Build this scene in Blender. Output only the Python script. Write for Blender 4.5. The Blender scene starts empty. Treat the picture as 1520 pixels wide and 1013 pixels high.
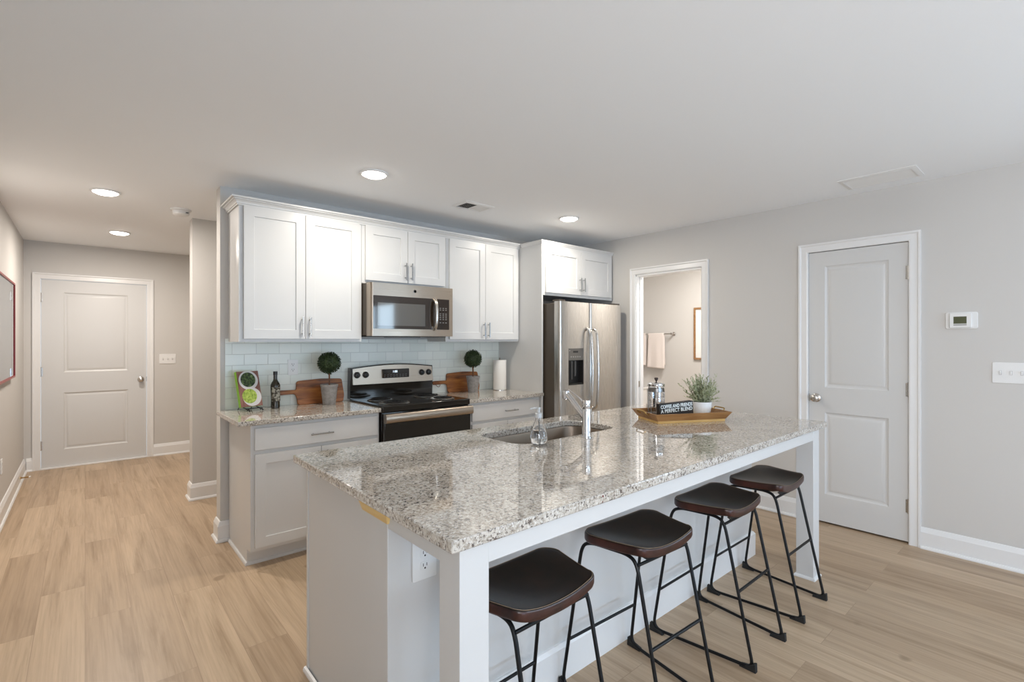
import bpy, bmesh, math, random
from mathutils import Vector, Matrix

random.seed(7)
S = bpy.context.scene
C = S.collection
PI = math.pi
R = math.radians

# ------------------------------------------------------------------ camera, light, exposure
CAM_H = 1.376
cd = bpy.data.cameras.new('camera')
cam = bpy.data.objects.new('camera', cd)
C.objects.link(cam)
cam.location = (0, 0, CAM_H)
cam.rotation_euler = (R(90), 0, R(-40.95))
cd.sensor_width = 36.0
cd.lens = 730.4 / 1520 * 36
cd.clip_start = 0.02
S.camera = cam

S.view_settings.view_transform = 'Standard'
S.view_settings.look = 'None'
S.view_settings.gamma = 1.0
S.view_settings.exposure = 0.18
S.view_settings.use_curve_mapping = False
S.cycles.max_bounces = 12
S.cycles.diffuse_bounces = 6
S.cycles.glossy_bounces = 6
S.cycles.transmission_bounces = 10
S.cycles.use_denoising = True
S.cycles.caustics_reflective = False
S.cycles.caustics_refractive = False

W = bpy.data.worlds.new('sky')
S.world = W
W.use_nodes = True
W.node_tree.nodes['Background'].inputs[0].default_value = (0.75, 0.87, 1.0, 1)
W.node_tree.nodes['Background'].inputs[1].default_value = 1.0


def area(name, loc, rot, sx, sy, power, col):
    l = bpy.data.lights.new(name, 'AREA')
    l.shape = 'RECTANGLE'
    l.size, l.size_y = sx, sy
    l.energy = power
    l.color = col
    o = bpy.data.objects.new(name, l)
    C.objects.link(o)
    o.location = loc
    o.rotation_euler = rot
    return o


# watts and colour of every lamp, of the daylight at the windows and of the added fill lights
PW = {'left': (92, (0.94, 0.95, 1.0)), 'patio': (3, (0.85, 0.93, 1.0)), 'ceiling_fill': (180, (0.46, 0.70, 1.0)), 'side': (52, (0.62, 0.82, 1.0)), 'vanity': (31, (1.0, 0.95, 0.90)), 'hall': (21, (1.0, 0.91, 0.82)), 'kitchen': (11.0, (1.0, 0.92, 0.80))}
XL = -0.487               # left wall
YS = -5.6                 # window wall behind the camera
# daylight coming in through the patio doors behind the camera and the side window
area('daylight_patio', (1.86, YS - 0.14, 1.1), (R(90), 0, 0), 4.0, 2.1, *PW['patio'])
# added fill light, tilted up through the doors to brighten the ceiling
area('upward_fill', (1.86, YS - 0.45, 0.25), (R(135), 0, 0), 4.0, 1.0, *PW['ceiling_fill'])
area('daylight_side', (4.34, -2.1, 1.5), (R(90), 0, R(90)), 1.5, 1.15, *PW['side'])
area('left_fill', (XL - 0.16, -1.6, 1.5), (R(90), 0, R(-90)), 2.0, 1.2, *PW['left'])  # fill light added on the left to lift surfaces facing that way
# vanity light of the powder room, out of sight behind the door jamb
area('vanity_glow', (4.75, 2.55, 2.38), (0, 0, 0), 0.5, 0.3, *PW['vanity'])


# ------------------------------------------------------------------ materials
def mat(name, col, rough=0.5, metal=0.0, spec=None, emit=None, estr=0.0, trans=0.0, ior=None, coat=0.0):
    m = bpy.data.materials.new(name)
    m.use_nodes = True
    b = m.node_tree.nodes['Principled BSDF']
    b.inputs['Base Color'].default_value = (*col, 1)
    b.inputs['Roughness'].default_value = rough
    b.inputs['Metallic'].default_value = metal
    if spec is not None: b.inputs['Specular IOR Level'].default_value = spec
    if emit:
        b.inputs['Emission Color'].default_value = (*emit, 1)
        b.inputs['Emission Strength'].default_value = estr
    if trans: b.inputs['Transmission Weight'].default_value = trans
    if ior: b.inputs['IOR'].default_value = ior
    if coat:
        b.inputs['Coat Weight'].default_value = coat
        b.inputs['Coat Roughness'].default_value = 0.05
    return m


class NT:
    def __init__(s, m):
        s.t = m.node_tree
        s.b = s.t.nodes['Principled BSDF']

    def n(s, ty, **kw):
        nd = s.t.nodes.new(ty)
        for k, v in kw.items():
            if k.startswith('i_'):
                nd.inputs[k[2:].replace('_', ' ')].default_value = v
            else:
                setattr(nd, k, v)
        return nd

    def l(s, a, b):
        s.t.links.new(a, b)

    def pos(s, scale=(1, 1, 1), rot=(0, 0, 0), obj=False):
        if obj:
            g = s.n('ShaderNodeTexCoord').outputs['Object']
        else:
            g = s.n('ShaderNodeNewGeometry').outputs['Position']
        mp = s.n('ShaderNodeMapping')
        mp.inputs['Scale'].default_value = scale
        mp.inputs['Rotation'].default_value = rot
        s.l(g, mp.inputs['Vector'])
        return mp.outputs['Vector']

    def noise(s, v, scale, detail=3.0, rough=0.55, dist=0.0):
        nd = s.n('ShaderNodeTexNoise')
        nd.inputs['Scale'].default_value = scale
        nd.inputs['Detail'].default_value = detail
        nd.inputs['Roughness'].default_value = rough
        nd.inputs['Distortion'].default_value = dist
        s.l(v, nd.inputs['Vector'])
        return nd.outputs[0]

    def ramp(s, f, stops):
        r = s.n('ShaderNodeValToRGB')
        e = r.color_ramp.elements
        while len(e) < len(stops): e.new(0.5)
        for el, (p, c) in zip(e, stops):
            el.position = p
            el.color = (*c, 1) if len(c) == 3 else c
        s.l(f, r.inputs[0])
        return r.outputs[0]

    def mix(s, f, a, b, mode='MIX'):
        m = s.n('ShaderNodeMix', data_type='RGBA', blend_type=mode)
        for sock, val in ((m.inputs[0], f), (m.inputs[6], a), (m.inputs[7], b)):
            if hasattr(val, 'links'):
                s.l(val, sock)
            elif isinstance(val, tuple):
                sock.default_value = (*val, 1)
            else:
                sock.default_value = val
        return m.outputs[2]

    def math(s, op, a, b=None, c=None):
        m = s.n('ShaderNodeMath', operation=op)
        for i, v in enumerate((a, b, c)):
            if v is None: continue
            if hasattr(v, 'links'): s.l(v, m.inputs[i])
            else: m.inputs[i].default_value = v
        return m.outputs[0]

    def bump(s, h, strength, dist=0.002):
        b = s.n('ShaderNodeBump')
        b.inputs['Strength'].default_value = strength
        b.inputs['Distance'].default_value = dist
        s.l(h, b.inputs['Height'])
        s.l(b.outputs[0], s.b.inputs['Normal'])

    def base(s, c):
        s.l(c, s.b.inputs['Base Color'])


def painted(name, col, rough, bump=0.05, scale=350):
    m = mat(name, col, rough)
    t = NT(m)
    h = t.noise(t.pos(), scale, 2)
    t.bump(h, bump, 0.001)
    return m


M_WALL = painted('wall_paint', (0.605, 0.59, 0.567), 0.75, 0.08)
M_CEIL = painted('ceiling_paint', (0.92, 0.94, 0.96), 0.85, 0.1, 200)
M_TRIM = painted('trim_paint', (0.79, 0.79, 0.785), 0.33, 0.02)
M_CAB = painted('cabinet_paint', (0.655, 0.655, 0.648), 0.33, 0.015)
M_DOOR = painted('door_paint', (0.64, 0.64, 0.632), 0.36, 0.02)
M_PLATE = mat('white_plastic', (0.80, 0.80, 0.79), 0.3)
M_SLOT_SHADE = mat('slot_shade_grey', (0.42, 0.42, 0.42), 0.5)
M_SLOT = mat('dark_slot', (0.03, 0.03, 0.03), 0.5)
M_BLACK = mat('black_enamel', (0.010, 0.008, 0.006), 0.10, coat=0.2)
M_BLKPL = mat('black_plastic', (0.018, 0.017, 0.016), 0.35)
M_CHROME = mat('chrome', (0.78, 0.78, 0.79), 0.07, 1.0)
M_PAN = mat('drip_pan_chrome', (0.72, 0.70, 0.67), 0.22, 1.0)
M_NICKEL = mat('satin_nickel', (0.62, 0.59, 0.55), 0.25, 1.0)
M_PULL = mat('brushed_pull', (0.42, 0.43, 0.43), 0.25, 1.0)
M_BRASS = mat('brass', (0.52, 0.34, 0.12), 0.3, 1.0)
M_GLASS = mat('clear_glass', (1, 1, 1), 0.0, trans=1.0, ior=1.45)
M_IRON = mat('black_iron', (0.012, 0.012, 0.013), 0.42, 0.6)
M_RUBBER = mat('black_rubber', (0.012, 0.012, 0.012), 0.7)
M_SHADE = mat('cavity_shade', (0.06, 0.055, 0.05), 0.6)


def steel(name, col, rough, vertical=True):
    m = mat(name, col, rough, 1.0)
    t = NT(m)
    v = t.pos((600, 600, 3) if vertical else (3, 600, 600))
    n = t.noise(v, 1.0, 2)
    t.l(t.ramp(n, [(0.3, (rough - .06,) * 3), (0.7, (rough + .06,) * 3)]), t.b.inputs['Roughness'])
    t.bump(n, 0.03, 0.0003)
    return m


M_STEEL = steel('stainless_steel', (0.56, 0.54, 0.51), 0.27)
M_STEELH = steel('stainless_steel_horizontal', (0.44, 0.375, 0.31), 0.33, False)
M_DARKSIDE = mat('appliance_side', (0.075, 0.06, 0.045), 0.4)
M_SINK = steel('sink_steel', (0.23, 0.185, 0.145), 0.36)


def granite():
    m = mat('granite', (0.6, 0.57, 0.53), 0.03, spec=0.9, coat=0.35)
    t = NT(m)
    v = t.pos()
    big = t.noise(v, 9, 4, 0.6)
    c = t.ramp(big, [(0.35, (0.47, 0.425, 0.365)), (0.65, (0.65, 0.61, 0.55))])
    g1 = t.noise(v, 78, 3, 0.65)
    c = t.mix(t.ramp(g1, [(0.46, (0, 0, 0)), (0.60, (.8, .8, .8))]), c, (0.30, 0.255, 0.205))
    g2 = t.noise(t.pos((1, 1, 1), (0.4, 0.2, 0.9)), 105, 4, 0.7)
    c = t.mix(t.ramp(g2, [(0.53, (0, 0, 0)), (0.62, (1, 1, 1))]), c, (0.74, 0.72, 0.68))
    g3 = t.noise(t.pos((1, 1, 1), (1.4, 0.7, 0.3)), 105, 3, 0.6)
    big2 = t.noise(t.pos((1, 1, 1), (0.1, 1.7, 0.3)), 24, 2, 0.6)
    k = t.math('ADD', g3, t.math('MULTIPLY', big2, 0.28))
    c = t.mix(t.ramp(k, [(0.70, (0, 0, 0)), (0.775, (.95, .95, .95))]), c, (0.085, 0.066, 0.058))
    g4 = t.noise(t.pos((1, 1, 1), (2.4, 1.7, 1.3)), 60, 1, 0.5)
    c = t.mix(t.ramp(g4, [(0.755, (0, 0, 0)), (0.78, (1, 1, 1))]), c, (0.12, 0.018, 0.02))
    t.base(c)
    return m


M_GRAN = granite()


def planks():
    m = mat('oak_planks', (0.5, 0.38, 0.26), 0.38)
    t = NT(m)
    g = t.n('ShaderNodeNewGeometry').outputs['Position']
    sp = t.n('ShaderNodeSeparateXYZ')
    t.l(g, sp.inputs[0])
    cb = t.n('ShaderNodeCombineXYZ')
    t.l(sp.outputs[1], cb.inputs[0])
    t.l(sp.outputs[0], cb.inputs[1])

    def brick(c1, c2, mo):
        b = t.n('ShaderNodeTexBrick', offset=0.37, offset_frequency=2)
        b.inputs['Color1'].default_value = (*c1, 1)
        b.inputs['Color2'].default_value = (*c2, 1)
        b.inputs['Mortar'].default_value = (*mo, 1)
        b.inputs['Scale'].default_value = 1.0
        b.inputs['Brick Width'].default_value = 1.22
        b.inputs['Row Height'].default_value = 0.18
        b.inputs['Mortar Size'].default_value = 0.0012
        b.inputs['Mortar Smooth'].default_value = 0.3
        b.inputs['Bias'].default_value = 0.0
        t.l(cb.outputs[0], b.inputs['Vector'])
        return b
    b = brick((0.43, 0.312, 0.205), (0.56, 0.425, 0.292), (0.37, 0.265, 0.175))
    idb = brick((0, 0, 0), (1, 1, 1), (0.5, 0.5, 0.5))
    # grain, shifted per plank
    sh = t.n('ShaderNodeVectorMath', operation='MULTIPLY_ADD')
    t.l(idb.outputs['Color'], sh.inputs[0])
    sh.inputs[1].default_value = (7, 13, 3)
    t.l(g, sh.inputs[2])
    mp = t.n('ShaderNodeMapping')
    mp.inputs['Scale'].default_value = (11, 0.7, 1)
    t.l(sh.outputs[0], mp.inputs['Vector'])
    n1 = t.noise(mp.outputs[0], 1.6, 5, 0.6, 0.6)
    c = t.mix(t.ramp(n1, [(0.30, (0.72, 0.68, 0.62)), (0.55, (1, 1, 1)), (0.75, (1.10, 1.09, 1.08))]), b.outputs['Color'], (1, 1, 1))
    c = t.mix(1.0, b.outputs['Color'], t.ramp(n1, [(0.28, (0.70, 0.65, 0.58)), (0.50, (0.98, 0.97, 0.96)), (0.72, (1.10, 1.09, 1.08))]), 'MULTIPLY')
    mp2 = t.n('ShaderNodeMapping')
    mp2.inputs['Scale'].default_value = (70, 1.6, 1)
    t.l(sh.outputs[0], mp2.inputs['Vector'])
    n2 = t.noise(mp2.outputs[0], 1.5, 4, 0.6)
    c = t.mix(1.0, c, t.ramp(n2, [(0.3, (0.84, 0.82, 0.79)), (0.6, (1, 1, 1))]), 'MULTIPLY')
    kn = t.noise(sh.outputs[0], 4.5, 1, 0.4)
    c = t.mix(t.ramp(kn, [(0.77, (0, 0, 0)), (0.80, (.7, .7, .7))]), c, (0.25, 0.17, 0.10))
    t.base(c)
    t.bump(t.math('ADD', t.math('MULTIPLY', b.outputs['Fac'], -1.0), t.math('MULTIPLY', n2, 0.3)), 0.12, 0.001)
    return m


M_FLOOR = planks()


def tiles():
    m = mat('glass_subway_tile', (0.7, 0.78, 0.75), 0.20, spec=0.4)
    t = NT(m)
    g = t.n('ShaderNodeNewGeometry').outputs['Position']
    sp = t.n('ShaderNodeSeparateXYZ')
    t.l(g, sp.inputs[0])
    cb = t.n('ShaderNodeCombineXYZ')
    t.l(sp.outputs[0], cb.inputs[0])
    t.l(t.math('ADD', sp.outputs[2], -0.9 + 0.0765 * 20), cb.inputs[1])
    b = t.n('ShaderNodeTexBrick', offset=0.5)
    b.inputs['Color1'].default_value = (0.76, 0.81, 0.755, 1)
    b.inputs['Color2'].default_value = (0.85, 0.88, 0.83, 1)
    b.inputs['Mortar'].default_value = (0.62, 0.65, 0.62, 1)
    b.inputs['Scale'].default_value = 1.0
    b.inputs['Brick Width'].default_value = 0.154
    b.inputs['Row Height'].default_value = 0.0765
    b.inputs['Mortar Size'].default_value = 0.0022
    b.inputs['Mortar Smooth'].default_value = 0.4
    t.l(cb.outputs[0], b.inputs['Vector'])
    t.base(b.outputs['Color'])
    t.bump(t.math('MULTIPLY', b.outputs['Fac'], -1.0), 0.5, 0.002)
    t.l(t.ramp(b.outputs['Fac'], [(0, (.22,) * 3), (1, (.6,) * 3)]), t.b.inputs['Roughness'])
    return m


M_TILE = tiles()


def wood(name, c1, c2, c3, sc=(2, 22, 22), rough=0.4):
    m = mat(name, c2, rough)
    t = NT(m)
    n = t.noise(t.pos(sc, obj=True), 1.6, 4, 0.6, 0.8)
    t.base(t.ramp(n, [(0.28, c1), (0.5, c2), (0.72, c3)]))
    t.bump(n, 0.05, 0.001)
    return m


M_ACACIA = wood('acacia_wood', (0.075, 0.02, 0.005), (0.31, 0.10, 0.018), (0.52, 0.21, 0.045))
M_TRAY = wood('tray_wood', (0.22, 0.10, 0.032), (0.34, 0.165, 0.056), (0.42, 0.23, 0.09))
M_TRAYL = wood('pale_tray_base', (0.50, 0.30, 0.09), (0.60, 0.38, 0.13), (0.66, 0.44, 0.18))
M_PINE = wood('raw_pine', (0.74, 0.50, 0.18), (0.82, 0.58, 0.24), (0.86, 0.64, 0.30), (20, 2, 20))
M_TWIG = wood('twig_bark', (0.10, 0.04, 0.018), (0.19, 0.085, 0.04), (0.25, 0.12, 0.06), (30, 30, 5), 0.7)


def leather():
    m = mat('brown_leather', (0.03, 0.014, 0.01), 0.30)
    t = NT(m)
    v = t.pos(obj=True)
    n = t.noise(v, 14, 4, 0.6)
    # redder on sideways faces of the seat, darker on upward ones
    g = t.n('ShaderNodeNewGeometry')
    sp = t.n('ShaderNodeSeparateXYZ')
    t.l(g.outputs['Normal'], sp.inputs[0])
    up = t.ramp(sp.outputs[2], [(0.45, (0, 0, 0)), (0.75, (1, 1, 1))])
    c = t.mix(up, t.ramp(n, [(0.35, (0.020, 0.007, 0.005)), (0.7, (0.058, 0.017, 0.012))]),
              t.ramp(n, [(0.35, (0.008, 0.0062, 0.005)), (0.75, (0.022, 0.012, 0.008))]))
    t.base(c)
    v2 = t.noise(v, 260, 2)
    t.bump(v2, 0.12, 0.0006)
    return m


M_LEATHER = leather()
M_STITCH = mat('cream_thread', (0.26, 0.19, 0.13), 0.8)


def concrete():
    m = mat('grey_pot', (0.30, 0.28, 0.265), 0.85)
    t = NT(m)
    n = t.noise(t.pos(obj=True), 40, 5, 0.7)
    t.base(t.ramp(n, [(0.3, (0.22, 0.205, 0.195)), (0.7, (0.36, 0.34, 0.325))]))
    t.bump(n, 0.3, 0.002)
    return m


M_POT = concrete()
M_WPOT = painted('white_ceramic', (0.78, 0.78, 0.77), 0.5, 0.1, 120)


def leafmat(name, c1, c2, rough=0.6):
    m = mat(name, c1, rough)
    t = NT(m)
    n = t.noise(t.pos(), 45, 2)
    t.base(t.ramp(n, [(0.35, c1), (0.65, c2)]))
    return m


M_BOX = leafmat('boxwood_leaf', (0.012, 0.026, 0.006), (0.035, 0.06, 0.014))
M_SPRIG = leafmat('sage_leaf', (0.22, 0.26, 0.13), (0.52, 0.55, 0.38))
M_TOWEL = painted('towel_cotton', (0.76, 0.69, 0.65), 0.95, 0.4, 900)
M_PAPER = painted('paper_towel', (0.80, 0.78, 0.75), 0.95, 0.25, 300)
M_RED = mat('red_frame', (0.27, 0.016, 0.014), 0.35)
M_MATB = mat('picture_mat', (0.78, 0.78, 0.76), 0.6)
M_LENS = mat('lamp_lens', (1, 1, 1), 0.4, emit=(1.0, 0.95, 0.88), estr=20)
M_PORC = mat('porcelain', (0.85, 0.84, 0.82), 0.12)


# ------------------------------------------------------------------ mesh helpers
def BM():
    return bmesh.new()


def box(bm, x0, x1, y0, y1, z0, z1):
    x0, x1 = sorted((x0, x1)); y0, y1 = sorted((y0, y1)); z0, z1 = sorted((z0, z1))
    v = [bm.verts.new(p) for p in ((x0, y0, z0), (x1, y0, z0), (x1, y1, z0), (x0, y1, z0),
                                   (x0, y0, z1), (x1, y0, z1), (x1, y1, z1), (x0, y1, z1))]
    for f in ((0, 3, 2, 1), (4, 5, 6, 7), (0, 1, 5, 4), (1, 2, 6, 5), (2, 3, 7, 6), (3, 0, 4, 7)):
        bm.faces.new([v[i] for i in f])
    return bm


def bx(*a):
    return box(BM(), *a)


def lathe(bm, prof, c=(0, 0, 0), n=32, axis='Z'):
    rings = []
    for r, h in prof:
        if r < 1e-6:
            p = (0, 0, h)
            rings.append([bm.verts.new(p)])
        else:
            rings.append([bm.verts.new((r * math.cos(2 * PI * i / n), r * math.sin(2 * PI * i / n), h)) for i in range(n)])
    for a, b in zip(rings, rings[1:]):
        if len(a) == 1 and len(b) == 1: continue
        for i in range(n):
            j = (i + 1) % n
            if len(a) == 1: bm.faces.new((a[0], b[i], b[j]))
            elif len(b) == 1: bm.faces.new((a[i], a[j], b[0]))
            else: bm.faces.new((a[i], a[j], b[j], b[i]))
    for k, ring in ((0, rings[0]), (1, rings[-1])):
        if len(ring) > 1: bm.faces.new(ring if k else ring[::-1])
    vs = [v for rg in rings for v in rg]
    if axis == 'Y': m = Matrix.Rotation(R(90), 4, 'X')
    elif axis == 'X': m = Matrix.Rotation(R(90), 4, 'Y')
    else: m = Matrix.Identity(4)
    bmesh.ops.transform(bm, matrix=Matrix.Translation(c) @ m, verts=vs)
    return bm


def cyl(bm, c, r, h, axis='Z', n=24, r2=None):
    """cylinder from c along +axis by h"""
    r2 = r if r2 is None else r2
    if axis == 'Y': return lathe(bm, [(r, 0), (r2, -h)], c, n, 'Y')
    return lathe(bm, [(r, 0), (r2, h)], c, n, axis)


def tube(bm, pts, r, n=10, closed=False, radii=None):
    pts = [Vector(p) for p in pts]
    N = len(pts)
    tang = []
    for i in range(N):
        a = pts[(i - 1) % N] if closed or i > 0 else pts[0]
        b = pts[(i + 1) % N] if closed or i < N - 1 else pts[-1]
        tang.append((b - a).normalized())
    up = Vector((0, 0, 1)) if abs(tang[0].z) < 0.9 else Vector((0, 1, 0))
    nrm = (up - tang[0] * up.dot(tang[0])).normalized()
    rings = []
    for i in range(N):
        nrm = (nrm - tang[i] * nrm.dot(tang[i])).normalized()
        bi = tang[i].cross(nrm)
        rr = radii[i] if radii else r
        rings.append([bm.verts.new(pts[i] + nrm * rr * math.cos(2 * PI * k / n) + bi * rr * math.sin(2 * PI * k / n)) for k in range(n)])
    pairs = list(zip(rings, rings[1:]))
    for a, b in pairs:
        for k in range(n):
            bm.faces.new((a[k], a[(k + 1) % n], b[(k + 1) % n], b[k]))
    if closed:
        a, b = rings[-1], rings[0]
        off = min(range(n), key=lambda o: (a[0].co - b[o].co).length)
        for k in range(n):
            bm.faces.new((a[k], a[(k + 1) % n], b[(k + 1 + off) % n], b[(k + off) % n]))
    else:
        bm.faces.new(rings[0][::-1])
        bm.faces.new(rings[-1])
    return bm


def fillet(pts, rad, closed=False, k=5):
    """round the corners of a polyline"""
    pts = [Vector(p) for p in pts]
    N = len(pts)
    out = []
    for i in range(N):
        if not closed and i in (0, N - 1):
            out.append(pts[i]); continue
        p, a, b = pts[i], pts[(i - 1) % N], pts[(i + 1) % N]
        rr = rad[i] if isinstance(rad, (list, tuple)) else rad
        if rr <= 0:
            out.append(p); continue
        da, db = (a - p), (b - p)
        ra = min(rr, da.length * .48); rb = min(rr, db.length * .48)
        s, e = p + da.normalized() * ra, p + db.normalized() * rb
        for j in range(k + 1):
            t = j / k
            out.append(s * (1 - t) ** 2 + p * 2 * t * (1 - t) + e * t ** 2)
    return out


def sweep(bm, path, prof, mapf, closed=False):
    """mitred sweep of a profile [(offset to the left of the path, height)] along a 2-D path; mapf(a,b,h)->xyz"""
    P = [Vector(p) for p in path]
    N = len(P)
    rows = []
    for i in range(N):
        d0 = (P[i] - P[i - 1]).normalized() if (i > 0 or closed) else (P[1] - P[0]).normalized()
        d1 = (P[(i + 1) % N] - P[i]).normalized() if (i < N - 1 or closed) else d0
        n0, n1 = Vector((-d0.y, d0.x)), Vector((-d1.y, d1.x))
        mi = (n0 + n1)
        mi = mi / max(1e-6, mi.dot(n0)) if mi.length > 1e-6 else n0
        rows.append([bm.verts.new(mapf(*(P[i] + mi * o), h)) for o, h in prof])
    M = len(prof)
    rng = range(N) if closed else range(N - 1)
    for i in rng:
        a, b = rows[i], rows[(i + 1) % N]
        for j in range(M):
            bm.faces.new((a[j], a[(j + 1) % M], b[(j + 1) % M], b[j]))
    if not closed:
        bm.faces.new(rows[0]); bm.faces.new(rows[-1][::-1])
    return bm


def prism(bm, poly, d0, d1, mapf):
    a = [bm.verts.new(mapf(x, y, d0)) for x, y in poly]
    b = [bm.verts.new(mapf(x, y, d1)) for x, y in poly]
    bm.faces.new(a); bm.faces.new(b[::-1])
    for i in range(len(poly)):
        j = (i + 1) % len(poly)
        bm.faces.new((a[i], b[i], b[j], a[j]))
    return bm


XZ = lambda a, b, d: (a, d, b)       # poly in x,z  depth y
YZ = lambda a, b, d: (d, a, b)       # poly in y,z  depth x
XY = lambda a, b, d: (a, b, d)


def rrect(x0, x1, y0, y1, r, k=5):
    out = []
    for cx, cy, a0 in ((x1 - r, y0 + r, -90), (x1 - r, y1 - r, 0), (x0 + r, y1 - r, 90), (x0 + r, y0 + r, 180)):
        for i in range(k + 1):
            a = R(a0 + 90 * i / k)
            out.append((cx + r * math.cos(a), cy + r * math.sin(a)))
    return out


def panel_slab(bm, a0, a1, z0, z1, panels, rings, thick, mapf):
    """a slab whose front (depth 0) carries recessed panels; rings = [(inset, depth)...]; mapf(a, z, depth)"""
    As = sorted({a0, a1, *[p[0] for p in panels], *[p[1] for p in panels]})
    Zs = sorted({z0, z1, *[p[2] for p in panels], *[p[3] for p in panels]})
    V = {}

    def vv(a, z, d):
        k = (round(a, 5), round(z, 5), round(d, 5))
        if k not in V: V[k] = bm.verts.new(mapf(a, z, d))
        return V[k]
    for i in range(len(As) - 1):
        for j in range(len(Zs) - 1):
            ca, cz = (As[i] + As[i + 1]) / 2, (Zs[j] + Zs[j + 1]) / 2
            if any(p[0] < ca < p[1] and p[2] < cz < p[3] for p in panels): continue
            bm.faces.new([vv(As[i], Zs[j], 0), vv(As[i + 1], Zs[j], 0), vv(As[i + 1], Zs[j + 1], 0), vv(As[i], Zs[j + 1], 0)])
    for p in panels:
        pa = [(p[0], p[2]), (p[1], p[2]), (p[1], p[3]), (p[0], p[3])]
        prev = [vv(a, z, 0) for a, z in pa]
        for ins, dep in rings:
            cur = [vv(a + (ins if a == p[0] else -ins), z + (ins if z == p[2] else -ins), dep) for a, z in pa]
            for q in range(4):
                bm.faces.new((prev[q], prev[(q + 1) % 4], cur[(q + 1) % 4], cur[q]))
            prev = cur
        bm.faces.new(prev)
    # sides and back
    bk = {}
    for a in (a0, a1):
        for z in (z0, z1): bk[(a, z)] = vv(a, z, thick)
    bm.faces.new([bk[(a0, z0)], bk[(a0, z1)], bk[(a1, z1)], bk[(a1, z0)]])
    bm.faces.new([vv(a, z0, 0) for a in As] + [bk[(a1, z0)], bk[(a0, z0)]])
    bm.faces.new([vv(a, z1, 0) for a in As][::-1] + [bk[(a0, z1)], bk[(a1, z1)]])
    bm.faces.new([vv(a0, z, 0) for z in Zs][::-1] + [bk[(a0, z0)], bk[(a0, z1)]])
    bm.faces.new([vv(a1, z, 0) for z in Zs] + [bk[(a1, z1)], bk[(a1, z0)]])
    return bm


def wmat(o):
    m = o.matrix_basis.copy()
    while o.parent:
        o = o.parent
        m = o.matrix_basis @ m
    return m


def obj(name, bm, m, parent=None, local=False, bevel=0.0, smooth=True, angle=35, label=None, recalc=True):
    me = bpy.data.meshes.new(name)
    if recalc: bmesh.ops.recalc_face_normals(bm, faces=bm.faces[:])
    loc = None
    if parent is not None:
        if not local: bm.transform(wmat(parent).inverted())
    elif not local:
        xs = [v.co for v in bm.verts]
        lo = Vector([min(v[i] for v in xs) for i in range(3)]); hi = Vector([max(v[i] for v in xs) for i in range(3)])
        loc = Vector(((lo.x + hi.x) / 2, (lo.y + hi.y) / 2, lo.z))
        bm.transform(Matrix.Translation(-loc))
    bm.to_mesh(me); bm.free()
    for mm in (m if isinstance(m, (list, tuple)) else [m]): me.materials.append(mm)
    if smooth:
        me.polygons.foreach_set('use_smooth', [True] * len(me.polygons))
        me.set_sharp_from_angle(angle=R(angle))
    o = bpy.data.objects.new(name, me)
    C.objects.link(o)
    if loc is not None: o.location = loc
    if parent is not None: o.parent = parent
    if bevel:
        b = o.modifiers.new('edge', 'BEVEL')
        b.width = bevel; b.segments = 2; b.limit_method = 'ANGLE'; b.angle_limit = R(40)
        b.harden_normals = False
    if label: o['label'] = label
    return o


def thing(name, label, cat, loc=(0, 0, 0), rotz=0.0, group=None):
    o = bpy.data.objects.new(name, None)
    C.objects.link(o)
    o.empty_display_size = 0.05
    o.location = loc
    o.rotation_euler = (0, 0, rotz)
    o['label'] = label; o['category'] = cat
    if group: o['group'] = group
    return o


def tag(o, label, cat, group=None, kind=None):
    o['label'] = label; o['category'] = cat
    if group: o['group'] = group
    if kind: o['kind'] = kind
    return o


def struct(name, bm, m, label=None, cat=None, **kw):
    o = obj(name, bm, m, **kw)
    o['kind'] = 'structure'
    if label: o['label'] = label; o['category'] = cat or 'structure'
    return o


def text(name, body, size, m, parent, M, fit=None, extrude=.0003, offset=0.0, align='LEFT'):
    cu = bpy.data.curves.new(name, 'FONT')
    cu.body = body; cu.size = size; cu.extrude = extrude; cu.offset = offset; cu.align_x = align
    tmp = bpy.data.objects.new(name, cu); C.objects.link(tmp)
    bpy.context.view_layer.update()
    w = tmp.dimensions.x
    me = bpy.data.meshes.new_from_object(tmp.evaluated_get(bpy.context.evaluated_depsgraph_get()))
    bpy.data.objects.remove(tmp)
    k = min(1.0, fit / w) if fit else 1.0
    me.transform(M @ Matrix.Diagonal((k, 1, 1, 1)))
    me.materials.clear(); me.materials.append(m)
    me.name = name
    o = bpy.data.objects.new(name, me); C.objects.link(o); o.parent = parent
    return o


def dup(root, loc, rotz=None, label=None, group=None):
    def cp(o, par):
        c = o.copy(); C.objects.link(c)
        if par is not None: c.parent = par
        for ch in list(o.children): cp(ch, c)
        return c
    r = cp(root, None)
    r.location = loc
    if rotz is not None: r.rotation_euler = (0, 0, rotz)
    if label: r['label'] = label
    if group: r['group'] = group
    return r


# ------------------------------------------------------------------ room constants (metres)
XR, YB, YF, H = 4.21, 3.86, 7.25, 2.44
XK = 0.70                 # free end of the kitchen wall
CT = 0.90                 # counter top height

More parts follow.
